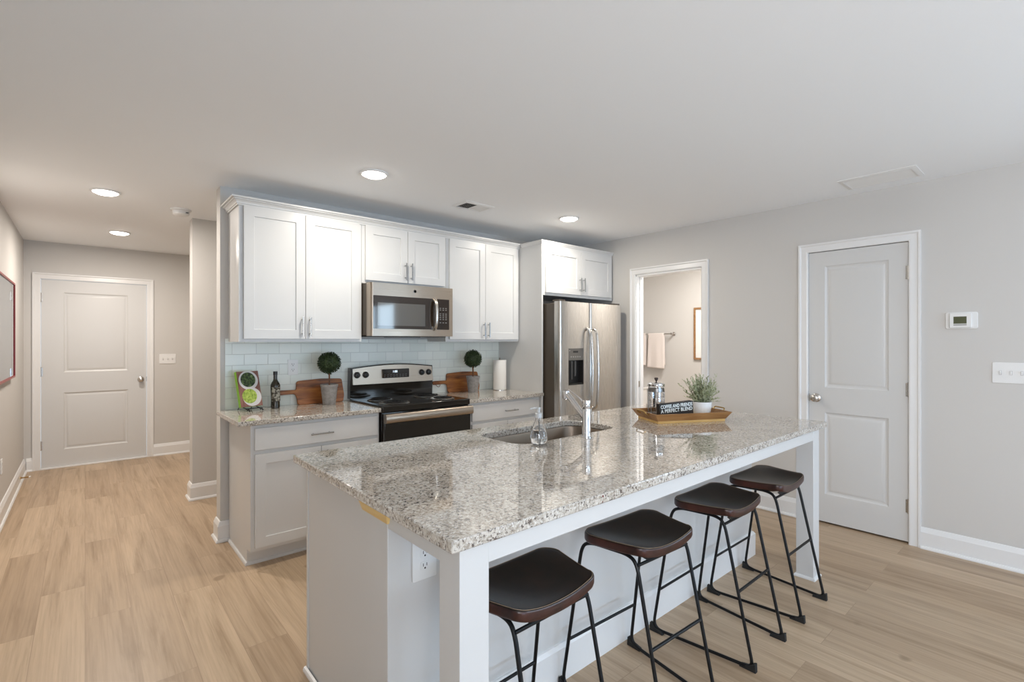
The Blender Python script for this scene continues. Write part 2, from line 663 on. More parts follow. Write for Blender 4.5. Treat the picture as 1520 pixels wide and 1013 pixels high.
# ------------------------------------------------------------------ shell
struct('floor', bx(-0.7, 5.9, YS - 0.15, YF + 0.2, -0.1, 0), M_FLOOR, 'pale oak plank floor running through kitchen and hall', 'floor', smooth=False)
struct('ceiling', bx(-0.7, 5.9, YS - 0.15, YF + 0.2, H, H + 0.1), M_CEIL, 'flat white painted ceiling', 'ceiling', smooth=False)
bm = bx(XL - 0.12, XL, -0.6, YF, 0, H)
box(bm, XL - 0.12, XL, YS, -2.6, 0, H); box(bm, XL - 0.12, XL, -2.6, -0.6, 0, 0.9); box(bm, XL - 0.12, XL, -2.6, -0.6, 2.1, H)
struct('wall_left', bm, M_WALL, 'greige wall on the left of the hall, with the red framed picture', 'wall', smooth=False)
bm = bx(XL, -0.375, YF, YF + 0.12, 0, H)
box(bm, 0.571, 2.6, YF, YF + 0.12, 0, H); box(bm, -0.375, 0.571, YF, YF + 0.12, 2.055, H)
struct('wall_hall_end', bm, M_WALL, 'greige wall at the end of the hall around the white door', 'wall', smooth=False)
struct('wall_foyer', bx(2.6, 2.7, YB + 0.12, YF + 0.12, 0, H), M_WALL, smooth=False)
struct('wall_partition', bx(XK, 2.6, 5.02, 5.16, 0, H), M_WALL, 'short greige partition wall end beyond the kitchen wall', 'wall', smooth=False)
struct('wall_kitchen', bx(XK, XR, YB, YB + 0.12, 0, H), M_WALL, 'greige wall behind the kitchen cabinets', 'wall', smooth=False)
# right wall with powder room opening, pantry door opening and a side window
B0, B1, P0, P1 = 2.226, 2.945, 0.747, 1.375
bm = BM()
x0, x1 = XR, XR + 0.115
for y0, y1, z0, z1 in ((B1, YB + 0.12, 0, H), (P1, B0, 0, H), (B0, B1, 2.038, H), (P0, P1, 2.06, H), (-1.3, P0, 0, H),
                       (-2.9, -1.3, 0, 0.9), (-2.9, -1.3, 2.1, H), (YS, -2.9, 0, H)):
    box(bm, x0, x1, y0, y1, z0, z1)
struct('wall_right', bm, M_WALL, 'long greige wall on the right with two doorways', 'wall', smooth=False)
bm = BM()
for xa, xb, z0, z1 in ((XL, -0.1, 0, H), (3.8, XR, 0, H), (-0.1, 3.8, 2.15, H)):
    box(bm, xa, xb, YS - 0.12, YS, z0, z1)
struct('wall_south', bm, M_WALL, smooth=False)
# powder room and pantry behind the right wall
XB = 5.70
struct('wall_powder_room', bx(XB, XB + 0.1, 0.3, 4.4, 0, H), M_WALL, 'warm lit far wall of the powder room behind the towels', 'wall', smooth=False)
bm = bx(XR + 0.115, XB, 4.3, 4.4, 0, H)
box(bm, XR, XR + 0.115, YB + 0.12, 4.4, 0, H)
struct('wall_powder_side', bm, M_WALL, smooth=False)
struct('wall_powder_front', bx(XR + 0.115, XB, 2.0, 2.1, 0, H), M_WALL, smooth=False)
struct('wall_pantry_side', bx(XR + 0.115, XB, 0.2, 0.3, 0, H), M_WALL, smooth=False)
# windows behind the camera
def window(name, fr):
    struct(name, fr, M_TRIM, bevel=0.003)
bm = BM()
yw0, yw1 = YS - 0.09, YS - 0.03
for xa in (-0.1, 1.2, 2.5, 3.74): box(bm, xa, xa + 0.06, yw0, yw1, 0, 2.15)
for z0, z1 in ((0, .09), (2.08, 2.15)): box(bm, -0.1, 3.8, yw0, yw1, z0, z1)
window('window_1', bm)
bm = BM()
for ya in (-2.9, -2.13, -1.35): box(bm, XR + .03, XR + .09, ya, ya + 0.05, 0.9, 2.1)
for z0 in (0.9, 1.47, 2.05): box(bm, XR + .03, XR + .09, -2.9, -1.3, z0, z0 + .05)
window('window_2', bm)
bm = BM()
for ya in (-2.6, -1.63, -0.65): box(bm, XL - .09, XL - .03, ya, ya + 0.05, 0.9, 2.1)
for z0 in (0.9, 1.47, 2.05): box(bm, XL - .09, XL - .03, -2.6, -0.6, z0, z0 + .05)
window('added_window', bm)  # unseen window, added so the left fill light can enter

# ------------------------------------------------------------------ baseboards
BASE = [(0, 0), (0.030, 0), (0.030, 0.008), (0.024, 0.018), (0.017, 0.020), (0.017, 0.108), (0.013, 0.116), (0.010, 0.128), (0.006, 0.137), (0, 0.14)]


def baseboard(name, path, label):
    bm = sweep(BM(), path, BASE, lambda a, b, h: (a, b, h))
    return struct(name, bm, M_TRIM, label, 'baseboard', angle=25)


baseboard('baseboard_left', [(XL, YF), (XL, YS)], 'white baseboard along the left hall wall')
baseboard('baseboard_hall', [(2.6, YF), (0.615, YF)], 'white baseboard right of the hall door')
baseboard('baseboard_hall_corner', [(-0.421, YF), (XL + .02, YF)], 'short white baseboard left of the hall door')
baseboard('baseboard_partition', [(2.6, 5.02), (XK, 5.02), (XK, 5.16), (2.6, 5.16)], 'white baseboard wrapping the partition wall end')
baseboard('baseboard_kitchen', [(0.755, YB), (XK, YB), (XK, YB + .12), (2.6, YB + .12)], 'white baseboard wrapping the kitchen wall end')
baseboard('baseboard_right', [(XR, YS), (XR, 0.69)], 'white baseboard right of the pantry door')
baseboard('baseboard_right_middle', [(XR, 1.43), (XR, 2.165)], 'white baseboard between the two doorways')
baseboard('baseboard_right_corner', [(XR, 3.005), (XR, 3.86)], 'white baseboard beside the refrigerator')
baseboard('baseboard_powder', [(XB, 2.1), (XB, 4.3)], 'white baseboard in the powder room')

# ------------------------------------------------------------------ door casings (trim) and doors
CAS = [(0, 0), (0, 0.012), (0.008, 0.015), (0.045, 0.011), (0.052, 0.019), (0.064, 0.019), (0.064, 0)]


def casing(name, a0, a1, zt, mapf, label):
    bm = sweep(BM(), [(a1, 0), (a1, zt), (a0, zt), (a0, 0)], [(-o, h) for o, h in CAS], mapf)
    return struct(name, bm, M_TRIM, label, 'door casing', angle=25)


casing('trim_1', -0.357, 0.553, 2.04, lambda a, z, h: (a, YF - h, z), 'white casing around the hall door')
casing('trim_2', P0 + 0.007, P1 - 0.007, 2.053, lambda a, z, h: (XR - h, a, z), 'white casing around the pantry door')
casing('trim_3', B0 + 0.007, B1 - 0.007, 2.045, lambda a, z, h: (XR - h, a, z), 'white casing around the open powder room doorway')
# jamb linings
bm = BM()
for ya, yb in ((B0 - 0.002, B0 + 0.016), (B1 - 0.016, B1 + 0.002)): box(bm, XR - .001, XR + 0.116, ya, yb, 0, 2.05)
box(bm, XR - .001, XR + 0.116, B0, B1, 2.026, 2.045)
# door stop strip
box(bm, XR + 0.05, XR + 0.085, B1 - 0.027, B1 - 0.016, 0, 2.026)
struct('trim_4', bm, M_TRIM, 'white jamb lining of the powder room doorway', 'door jamb', bevel=0.002)
bm = BM()
for xa, xb in ((-0.376, -0.359), (0.555, 0.572)): box(bm, xa, xb, YF - .001, YF + .12, 0, 2.055)
box(bm, -0.376, 0.572, YF - .001, YF + .12, 2.042, 2.056)
box(bm, -0.359, 0.555, YF - .028, YF + .12, 0, 0.014)
struct('trim_5', bm, M_TRIM, 'white jamb and threshold of the hall door', 'door jamb', bevel=0.002)
bm = BM()
for ya, yb in ((P0 - .001, P0 + 0.009), (P1 - 0.009, P1 + .001)): box(bm, XR - .001, XR + .115, ya, yb, 0, 2.06)
box(bm, XR - .001, XR + .115, P0, P1, 2.053, 2.061)
box(bm, XR + .045, XR + .06, P0 + .009, P0 + .02, 0, 2.05); box(bm, XR + .045, XR + .06, P1 - .02, P1 - .009, 0, 2.05)
struct('trim_6', bm, M_TRIM, 'white jamb of the pantry door', 'door jamb', bevel=0.0015)

MOLD = [(0.004, 0.0045), (0.012, 0.0085), (0.022, 0.0095), (0.034, 0.0045), (0.046, 0.003)]


def room_door(name, a0, a1, zt, mapf, label, panels, hinge_a, knob_a, knob_z):
    d = struct(name, panel_slab(BM(), a0, a1, 0.014, zt, panels, MOLD, 0.035, mapf), M_DOOR, label, 'door', angle=20)
    for k, z in enumerate((1.842, 1.045, 0.255)):
        hb = BM()
        p0 = mapf(hinge_a, z - .05, -0.004)
        cyl(hb, p0, 0.006, 0.10, 'Z', 10)
        s = 1 if hinge_a < (a0 + a1) / 2 else -1
        q = [Vector(mapf(hinge_a - 0.012, z - .045, -.002)), Vector(mapf(hinge_a + 0.016, z + .045, 0.001))]
        box(hb, q[0].x, q[1].x, q[0].y, q[1].y, q[0].z, q[1].z)
        obj('hinge', hb, M_NICKEL, d, label='satin nickel hinge')
    kb = lathe(BM(), [(0, 0), (0.032, 0), (0.032, 0.006), (0.027, 0.010), (0.013, 0.013), (0.011, 0.030), (0.017, 0.036), (0.026, 0.045), (0.028, 0.053), (0.025, 0.060), (0.014, 0.065), (0, 0.066)], (0, 0, 0), 24)
    P = Vector(mapf(knob_a, knob_z, 0)); N = (Vector(mapf(knob_a, knob_z, -1)) - P).normalized()
    kb.transform(Matrix.Translation(P) @ N.to_track_quat('Z', 'Y').to_matrix().to_4x4())
    obj('knob', kb, M_NICKEL, d, label='satin nickel door knob')
    lb = BM()
    ea = a1 if abs(knob_a - a1) < abs(knob_a - a0) else a0
    q = [Vector(mapf(ea - 0.004, knob_z - .028, -.001)), Vector(mapf(ea + 0.004, knob_z + .028, 0.004))]
    box(lb, q[0].x, q[1].x, q[0].y, q[1].y, q[0].z, q[1].z)
    obj('latch', lb, M_NICKEL, d)
    return d


room_door('door_1', -0.354, 0.550, 2.037, lambda a, z, d: (a, YF + d + 0.004, z), 'white two panel door at the far end of the hall',
          [(-0.175, 0.378, 1.035, 1.905), (-0.175, 0.378, 0.195, 0.812)], -0.357, 0.497, 0.925)
room_door('door_2', P0 + 0.011, P1 - 0.011, 2.049, lambda a, z, d: (XR + d + 0.004, a, z), 'white two panel pantry door on the right wall',
          [(0.866, 1.256, 1.027, 1.94), (0.866, 1.256, 0.222, 0.838)], P0 + 0.009, 1.313, 0.944)

# strike plate on the powder room jamb
tag(obj('strike_plate', bx(XR + .03, XR + .06, B1 - .0185, B1 - .0155, .91, .97), M_NICKEL), 'small metal strike plate on the powder room door jamb', 'strike plate')

# ------------------------------------------------------------------ ceiling fixtures
def downlight(x, y, r, watts, label):
    t = thing('ceiling_light', label, 'ceiling light', (x, y, H), 0, 'recessed ceiling lights')
    obj('trim_ring', lathe(BM(), [(r * .84, 0), (r, 0), (r, -0.004), (r * .95, -0.009), (r * .84, -0.010), (r * .80, -.004)], (x, y, H), 40), M_PLATE, t)
    obj('lens', lathe(BM(), [(r * .83, -0.002), (r * .82, -0.010), (r * .6, -0.020), (r * .3, -0.0245), (0, -0.025)], (x, y, H), 40), M_LENS, t)
    l = bpy.data.lights.new('bulb', 'AREA')
    l.shape = 'DISK'; l.size = r * 1.6; l.energy, l.color = watts
    o = bpy.data.objects.new('bulb', l); C.objects.link(o); o.parent = t; o.location = (0, 0, -0.028)
    return t


downlight(0.11, 4.535, 0.088, PW['hall'], 'round recessed light over the hall, nearer of the hall pair')
downlight(0.255, 6.15, 0.088, PW['hall'], 'round recessed light over the hall, in front of the hall door')
downlight(1.387, 2.935, 0.088, PW['kitchen'], 'round recessed light in front of the tall left wall cabinet')
downlight(3.163, 2.893, 0.088, PW['kitchen'], 'round recessed light in front of the refrigerator cabinet')

t = thing('smoke_detector', 'round white smoke detector on the hall ceiling beside the partition', 'smoke detector', (0.587, 4.765, H))
obj('base', lathe(BM(), [(0, 0), (0.072, 0), (0.072, -0.010), (0.068, -0.013), (0, -.013)], (0.587, 4.765, H), 32), M_PLATE, t)
obj('body', lathe(BM(), [(0, -.013), (0.058, -0.013), (0.060, -0.018), (0.057, -0.040), (0.048, -0.047), (0.02, -.049), (0, -0.049)], (0.587, 4.765, H), 32), M_PLATE, t)
obj('sensor_slot', bx(0.60, 0.632, 4.713, 4.716, H - .033, H - .026), M_SLOT, t)

def vent(label, x0, x1, y0, y1, along, half):
    t = thing('ceiling_vent', label, 'vent', ((x0 + x1) / 2, (y0 + y1) / 2, H))
    f = 0.028
    bm = BM()
    prof = [(0, 0), (0, 0.003), (f * .8, 0.009), (f, 0.009), (f, 0)]
    sweep(bm, [(x0, y0), (x1, y0), (x1, y1), (x0, y1)], prof, lambda a, b, h: (a, b, H - h), closed=True)
    obj('frame', bm, M_PLATE, t, angle=20)
    obj('duct_shade', bx(x0 + f * .6, x1 - f * .6, y0 + f * .6, y1 - f * .6, H - 0.0012, H), M_SHADE, t)  # dark sheet painted in for the shade inside the duct
    bm = BM()
    if along == 'x':     # slats run along y, spaced in x
        a0, a1 = x0 + f, x1 - f
    else:
        a0, a1 = y0 + f, y1 - f
    n = int((a1 - a0) / 0.0135)
    for i in range(n):
        a = a0 + (i + .5) * (a1 - a0) / n
        s = -1 if (half and a < (a0 + a1) / 2) else 1
        w, h = 0.0062, 0.0065
        poly = [(a - s * w, H - .0015), (a - s * w + .0015, H - .0015), (a + s * w + .0015, H - .0015 - h), (a + s * w, H - .0015 - h)]
        if along == 'x':
            prism(bm, poly, y0 + f * .8, y1 - f * .8, lambda p, q, d: (p, d, q))
        else:
            prism(bm, poly, x0 + f * .8, x1 - f * .8, lambda p, q, d: (d, p, q))
    obj('louvers', bm, M_PLATE, t, smooth=False)


vent('small white ceiling supply vent above the microwave', 2.172, 2.455, 3.035, 3.235, 'x', True)
vent('wide white return vent on the ceiling beside the right wall', 3.785, 4.05, 0.646, 1.058, 'x', False)

# ------------------------------------------------------------------ cabinets
SHK = [(0.0006, 0.007), (0.001, 0.008)]


def pull(parent, c, length, vertical, facing='-Y'):
    """bar pull centred at c (on the face), sticking out towards -Y"""
    bm = BM()
    x, y, z = c
    L = length / 2
    o = 0.030
    if vertical:
        tube(bm, [(x, y - o, z - L), (x, y - o, z + L)], 0.0052, 10)
        for s in (-1, 1): tube(bm, [(x, y + .001, z + s * L * .72), (x, y - o, z + s * L * .72)], 0.0042, 8)
    else:
        tube(bm, [(x - L, y - o, z), (x + L, y - o, z)], 0.0052, 10)
        for s in (-1, 1): tube(bm, [(x + s * L * .72, y + .001, z), (x + s * L * .72, y - o, z)], 0.0042, 8)
    return obj('handle', bm, M_PULL, parent, label='brushed metal bar pull')


def shaker(parent, name, x0, x1, z0, z1, yf, stile=0.062, flat=False):
    m = lambda a, z, d: (a, yf + d, z)
    if flat: bm = bx(x0, x1, yf, yf + 0.019, z0, z1)
    else: bm = panel_slab(BM(), x0, x1, z0, z1, [(x0 + stile, x1 - stile, z0 + stile, z1 - stile)], SHK, 0.019, m)
    return obj(name, bm, M_CAB, parent, smooth=False, bevel=0.0016)


def wall_cabinet(label, x0, x1, z0, z1, yf, d0, gap, d1, hz, dz0, dz1, yb=YB):
    t = thing('wall_cabinet', label, 'cabinet', ((x0 + x1) / 2, yf + .1, z0))
    # carcass with a face frame and a recessed bottom
    bm = bx(x0, x1, yf + 0.020, yf + 0.040, z0, z1)
    box(bm, x0, x1, yf + .04, yb, z0 + .022, z1)
    box(bm, x0, x0 + .014, yf + .04, yb, z0, z0 + .022); box(bm, x1 - .014, x1, yf + .04, yb, z0, z0 + .022)
    obj('carcass', bm, M_CAB, t, smooth=False, bevel=0.001)
    for a, b, hx in ((d0, gap - .0018, gap - .026), (gap + .0018, d1, gap + .026)):
        d = shaker(t, 'door', a, b, dz0, dz1, yf)
        pull(d, (hx, yf, hz), 0.135, True)
    return t


UF = 3.535
wall_cabinet('tall white two door wall cabinet left of the microwave', 0.749, 1.578, 1.37, 2.275, UF, 0.775, 1.163, 1.556, 1.475, 1.391, 2.254)
wall_cabinet('short white two door wall cabinet above the microwave', 1.580, 2.330, 1.815, 2.275, UF, 1.604, 1.960, 2.316, 1.930, 1.840, 2.254)
wall_cabinet('tall white two door wall cabinet right of the microwave', 2.332, 3.163, 1.37, 2.275, UF, 2.362, 2.750, 3.150, 1.475, 1.391, 2.254)
FCF = 3.212
wall_cabinet('deep white two door cabinet above the refrigerator', 3.184, 4.200, 1.80, 2.275, FCF, 3.205, 3.690, 4.172, 1.925, 1.826, 2.245)
# tall side panel beside the refrigerator
tag(obj('side_panel', bx(3.165, 3.183, 3.232, YB, 0, 2.275), M_CAB, bevel=0.001), 'tall white side panel standing left of the refrigerator', 'panel')
# crown moulding
CR = [(0, 0), (-0.010, 0.0), (-0.010, 0.009), (-0.015, 0.010), (-0.018, 0.020), (-0.026, 0.030), (-0.034, 0.034), (-0.034, 0.040), (-0.046, 0.041), (-0.046, 0.052), (0, 0.052)]
bm = sweep(BM(), [(0.749, YB), (0.749, UF + .02), (3.165, UF + .02)], CR, lambda a, b, h: (a, b, 2.255 + h))
tag(obj('crown_molding', bm, M_CAB, angle=20), 'stepped white crown molding along the top of the wall cabinets', 'molding')
CR2 = [(0, 0), (0.004, 0.003), (0.010, 0.012), (0.016, 0.022), (0.020, 0.024), (0.020, 0.032), (0, 0.032)]
bm = sweep(BM(), [(3.165, UF - .028), (3.165, FCF + .02), (4.208, FCF + .02)], [(-o, h) for o, h in CR2], lambda a, b, h: (a, b, 2.273 + h))
tag(obj('crown_molding', bm, M_CAB, angle=20), 'thin white crown strip on top of the refrigerator cabinet', 'molding')


def base_cabinet(label, x0, x1, dx0, dx1, hx):
    t = thing('base_cabinet', label, 'cabinet', ((x0 + x1) / 2, 3.55, 0))
    fy = 3.262
    bm = prism(BM(), [(fy, 0.10), (fy, 0.87), (YB - .02, 0.87), (YB - .02, 0), (3.345, 0), (3.345, 0.10)], x0, x1, YZ)
    obj('carcass', bm, M_CAB, t, smooth=False, bevel=0.001)
    sh = sweep(BM(), [(x0, YB - .035), (x0, 3.345), (x1, 3.345)] if x0 < 1 else [(x0, 3.345), (x1, 3.345)],
               [(0, 0), (-.012, 0), (-.012, .008), (-.008, .016), (0, .019)], XY)
    obj('shoe_molding', sh, M_CAB, t, angle=25)
    d = shaker(t, 'drawer', dx0, dx1, 0.715, 0.848, 3.242, flat=True)
    pull(d, (hx, 3.242, 0.777), 0.145, False)
    g = (dx0 + dx1) / 2
    for a, b, h in ((dx0, g - .0018, g - .03), (g + .0018, dx1, g + .03)):
        dd = shaker(t, 'door', a, b, 0.125, 0.690, 3.242, 0.06)
        pull(dd, (h, 3.242, 0.60), 0.135, True)
    return t


base_cabinet('white base cabinet with one drawer at the left end of the kitchen run', 0.750, 1.578, 0.772, 1.560, 1.164)
base_cabinet('white base cabinet with one drawer between stove and refrigerator', 2.358, 3.163, 2.385, 3.145, 2.790)


def slab(bm, poly, z0, z1):
    return prism(bm, poly, z0, z1, XY)


tag(obj('countertop', slab(BM(), [(0.676, 3.23), (1.582, 3.23), (1.582, YB - .002), (0.676, YB - .002)], CT - .03, CT), M_GRAN, bevel=0.004), 'speckled granite countertop left of the stove', 'countertop')
tag(obj('countertop', slab(BM(), [(2.350, 3.23), (3.192, 3.23), (3.192, 3.231), (3.164, 3.2315), (3.164, YB - .002), (2.350, YB - .002)], CT - .03, CT), M_GRAN, bevel=0.003), 'speckled granite countertop right of the stove', 'countertop')
struct('trim_7', bx(0.728, 3.164, YB - 0.009, YB, CT, 1.392), M_TILE, 'pale green glass subway tile backsplash', 'backsplash', smooth=False)


# ------------------------------------------------------------------ outlets and switches
def wall_plate(name, label, cat, c, w, h, mapn, kind, n=1):
    """c: centre; mapn(a, z, d) maps local plate coords to the world (d outwards)"""
    t = thing(name, label, cat, c)
    P = lambda a, z, d: tuple(Vector(c) + Vector(mapn(a, z, d)))
    bm = prism(BM(), rrect(-w / 2, w / 2, -h / 2, h / 2, 0.005, 3), 0, 0.005, lambda a, b, d: P(a, b, d))
    obj('plate', bm, M_PLATE, t, bevel=0.0012)
    for i in range(n):
        a = (i - (n - 1) / 2) * 0.046
        if kind == 'toggle':
            bm = prism(BM(), [(a - .004, -.011), (a + .004, -.011), (a + .004, .011), (a - .004, .011)], 0.005, 0.006, P)
            b2 = prism(bm, [(a - .0035, -.002), (a + .0035, -.002), (a + .0035, .009), (a - .0035, .009)], 0.005, 0.016, P)
            obj('toggle', bm, M_PLATE, t, smooth=False)
            obj('toggle_slot_shade', prism(BM(), [(a - .0055, -.0125), (a + .0055, -.0125), (a + .0055, .0125), (a - .0055, .0125)], .0045, .0056, P), M_SLOT_SHADE, t, smooth=False)  # grey patch paints the shade in the gap around the toggle
        else:
            for s in (-1, 1):
                bm = prism(BM(), rrect(a - .017, a + .017, s * .020 - .0145, s * .020 + .0145, 0.008, 3), 0.005, 0.0068, P)
                f = obj('receptacle', bm, M_PLATE, t, smooth=False)
                sb = BM()
                for q in (-.0065, .0065):
                    prism(sb, [(a + q - .0011, s * .020 - .001), (a + q + .0011, s * .020 - .001), (a + q + .0011, s * .020 + .0085), (a + q - .0011, s * .020 + .0085)], 0.0065, 0.0071, P)
                prism(sb, rrect(a - .003, a + .003, s * .020 - .010, s * .020 - .004, .0028, 3), 0.0065, 0.0071, P)
                obj('slots', sb, M_SLOT, f, smooth=False)
    for i in range(n):
        a = (i - (n - 1) / 2) * 0.046
        for z in ((-.030, .030) if kind == 'toggle' else (0,)):
            obj('screw', prism(BM(), [(a + .003 * math.cos(q * PI / 4), z + .003 * math.sin(q * PI / 4)) for q in range(8)], .005, .0058, P), M_PLATE, t)
    return t


NY = lambda a, z, d: (a, -d, z)
NX = lambda a, z, d: (-d, -a, z)
PX = lambda a, z, d: (d, a, z)
wall_plate('light_switch', 'white triple switch plate right of the hall door', 'light switch', (0.757, YF, 1.16), 0.165, 0.118, NY, 'toggle', 3)
wall_plate('light_switch', 'white four toggle switch plate below the thermostat', 'light switch', (XR, 0.245, 1.183), 0.208, 0.125, NX, 'toggle', 4)
wall_plate('power_outlet', 'white outlet on the tile backsplash above the bottle', 'outlet', (1.172, YB - .009, 1.18), 0.073, 0.115, NY, 'outlet')
wall_plate('power_outlet', 'white outlet on the white island wall behind the front leg', 'outlet', (0.823, 1.38, 0.676), 0.088, 0.128, NY, 'outlet')
wall_plate('power_outlet', 'white outlet low on the left hall wall under the picture', 'outlet', (XL, 5.43, 0.41), 0.073, 0.115, PX, 'outlet')

t = thing('thermostat', 'white thermostat with a dark green screen on the right wall', 'thermostat', (XR, 0.49, 1.508))
obj('back_plate', prism(BM(), rrect(0.413, 0.566, 1.453, 1.560, .012, 4), XR, XR - 0.008, YZ), M_PLATE, t, bevel=.002)
obj('body', prism(BM(), rrect(0.440, 0.545, 1.460, 1.553, .006, 4), XR - .008, XR - 0.026, YZ), M_PLATE, t, bevel=.003)
obj('screen', bx(XR - .0268, XR - .025, 0.463, 0.525, 1.486, 1.531), mat('lcd_green', (0.085, 0.09, 0.045), 0.25), t, label='dark green display')
obj('button_strip', bx(XR - .0268, XR - .025, 0.463, 0.525, 1.474, 1.483), mat('grey_plastic', (0.38, 0.38, 0.37), 0.4), t)

# door stop on the left baseboard
t = thing('door_stop', 'small spring door stop on the left hall baseboard', 'door stop', (XL + .017, 6.66, 0.06))
bm = cyl(BM(), (XL + .016, 6.66, 0.06), 0.012, 0.006, 'X', 14)
obj('base', bm, M_BRASS, t)
obj('spring', tube(BM(), [(XL + .022 + 0.055 * i / 90, 6.66 + .006 * math.cos(i * .9), 0.06 + .006 * math.sin(i * .9)) for i in range(91)], 0.0016, 5), M_BRASS, t)
obj('tip', cyl(BM(), (XL + .076, 6.66, 0.06), 0.008, 0.014, 'X', 14), M_PLATE, t)

# red framed picture in the hall
t = thing('framed_picture', 'large picture in a thin dark red frame on the left hall wall', 'picture', (XL, 5.525, 1.063))
bm = sweep(BM(), [(4.985, 1.063), (6.065, 1.063), (6.065, 1.875), (4.985, 1.875)], [(0, 0), (0, .030), (.015, .030), (.015, .022), (.015, 0)], lambda a, b, h: (XL + h, a, b), closed=True)
obj('frame', bm, M_RED, t, smooth=False)
obj('mat_board', bx(XL + .001, XL + .018, 4.995, 6.055, 1.073, 1.865), M_MATB, t)
M_ART = mat('soft_print', (.6, .6, .58), .6)
nt = NT(M_ART)
nt.base(nt.ramp(nt.noise(nt.pos(obj=True), 4, 4), [(.35, (.42, .41, .39)), (.6, (.66, .64, .60))]))
obj('print', bx(XL + .018, XL + .0195, 5.20, 5.85, 1.23, 1.70), M_ART, t)
g = mat('picture_glass', (1, 1, 1), 0.02, trans=1.0, ior=1.45)
obj('glass', bx(XL + .022, XL + .0235, 4.995, 6.055, 1.073, 1.865), g, t)

# ------------------------------------------------------------------ powder room contents
t = thing('towel_bar', 'nickel towel bar on the powder room wall', 'towel bar', (XB, 3.65, 1.467))
bm = tube(BM(), [(XB - .065, 3.385, 1.467), (XB - .065, 3.93, 1.467)], 0.008, 10)
obj('rail', bm, M_NICKEL, t)
for y in (3.40, 3.915):
    obj('bracket', lathe(BM(), [(0, 0), (.024, 0), (.024, .008), (.012, .014), (.010, .06), (.014, .066), (.014, .078), (0, .08)], (XB, y, 1.467), 18, 'X').__class__ and
        lathe(BM(), [(0, 0), (.024, 0), (.024, -.008), (.012, -.014), (.010, -.06), (.014, -.066), (.014, -.078), (0, -.08)], (XB, y, 1.467), 18, 'X'), M_NICKEL, t)


def towel(label, y0, y1, drop, dropb):
    bm = BM()
    n, k = 12, 26
    cols = []
    r = 0.013
    path = []
    for i in range(k):
        path.append((-1, -drop * (1 - i / (k - 1))))
    for i in range(7):
        a = PI - PI * i / 6
        path.append((math.cos(a), math.sin(a) * 0.013))
    for i in range(k):
        path.append((1, -dropb * i / (k - 1)))
    rows = []
    for s, (ox, dz) in enumerate(path):
        row = []
        for j in range(n + 1):
            u = j / n
            f = min(1, abs(dz) / max(drop, .01))
            flare = 1 + 0.10 * f
            yy = (y0 + y1) / 2 + (u - .5) * (y1 - y0) * flare
            wav = 0.008 * f * math.sin(u * 9 + 1)
            row.append(bm.verts.new((XB - .065 + ox * r + (wav if ox < 0 else wav * .3) - (0.006 * f if ox < 0 else 0), yy, 1.467 + dz + 0.012 * f * (u - .5) * (1 if dz < -.01 else 0))))
        rows.append(row)
    for a, b in zip(rows, rows[1:]):
        for j in range(n): bm.faces.new((a[j], a[j + 1], b[j + 1], b[j]))
    o = obj('hand_towel', bm, M_TOWEL, angle=80)
    so = o.modifiers.new('thick', 'SOLIDIFY'); so.thickness = 0.006
    return tag(o, label, 'towel', 'towels on the powder room bar')


towel('pale pink towel hanging in full view on the powder room bar', 3.505, 3.735, 0.445, 0.40)
towel('pale pink towel partly hidden by the powder room jamb', 3.775, 3.905, 0.41, 0.38)
t = thing('framed_picture', 'picture in a slim light wood frame on the powder room wall', 'picture', (XB, 2.87, 1.15))
bm = sweep(BM(), [(2.62, 1.148), (3.12, 1.148), (3.12, 1.787), (2.62, 1.787)], [(0, 0), (0, .024), (.022, .024), (.022, 0)], lambda a, b, h: (XB - h, a, b), closed=True)
obj('frame', bm, wood('frame_wood', (.20, .10, .04), (.30, .16, .07), (.36, .20, .09)), t, smooth=False, label='light wood frame')
obj('mat_board', bx(XB - .012, XB - .001, 2.64, 3.10, 1.168, 1.767), M_MATB, t)
bm = sweep(BM(), [(2.72, 1.27), (3.02, 1.27), (3.02, 1.69), (2.72, 1.69)], [(0, 0), (0, .002), (.004, .002), (.004, 0)], lambda a, b, h: (XB - .012 - h, a, b), closed=True)
obj('print_border', bm, mat('grey_line', (.35, .33, .3), .6), t)
t = thing('toilet', 'white toilet mostly hidden behind the powder room jamb', 'toilet', (5.4, 4.0, 0))
obj('tank', prism(BM(), rrect(5.50, 5.69, 3.78, 4.22, .03), .38, .735, XY), M_PORC, t, bevel=.008)
obj('tank_lid', prism(BM(), rrect(5.485, 5.695, 3.765, 4.235, .03), .735, .765, XY), M_PORC, t, bevel=.006)
bm = BM()
rows = []
for z, sx, sy, cx in ((0, .17, .11, 5.36), (.1, .16, .10, 5.36), (.25, .20, .14, 5.34), (.37, .235, .185, 5.29), (.40, .24, .19, 5.285)):
    rows.append([bm.verts.new((cx + sx * math.cos(2 * PI * i / 28), 4.0 + sy * math.sin(2 * PI * i / 28), z)) for i in range(28)])
for a, b in zip(rows, rows[1:]):
    for i in range(28): bm.faces.new((a[i], a[(i + 1) % 28], b[(i + 1) % 28], b[i]))
bm.faces.new(rows[0][::-1]); bm.faces.new(rows[-1])
obj('bowl', bm, M_PORC, t, angle=60)
bm = BM(); prism(bm, [(5.285 + .245 * math.cos(2 * PI * i / 32), 4.0 + .195 * math.sin(2 * PI * i / 32)) for i in range(32)], .40, .425, XY)
obj('seat', bm, M_PORC, t, bevel=.006)

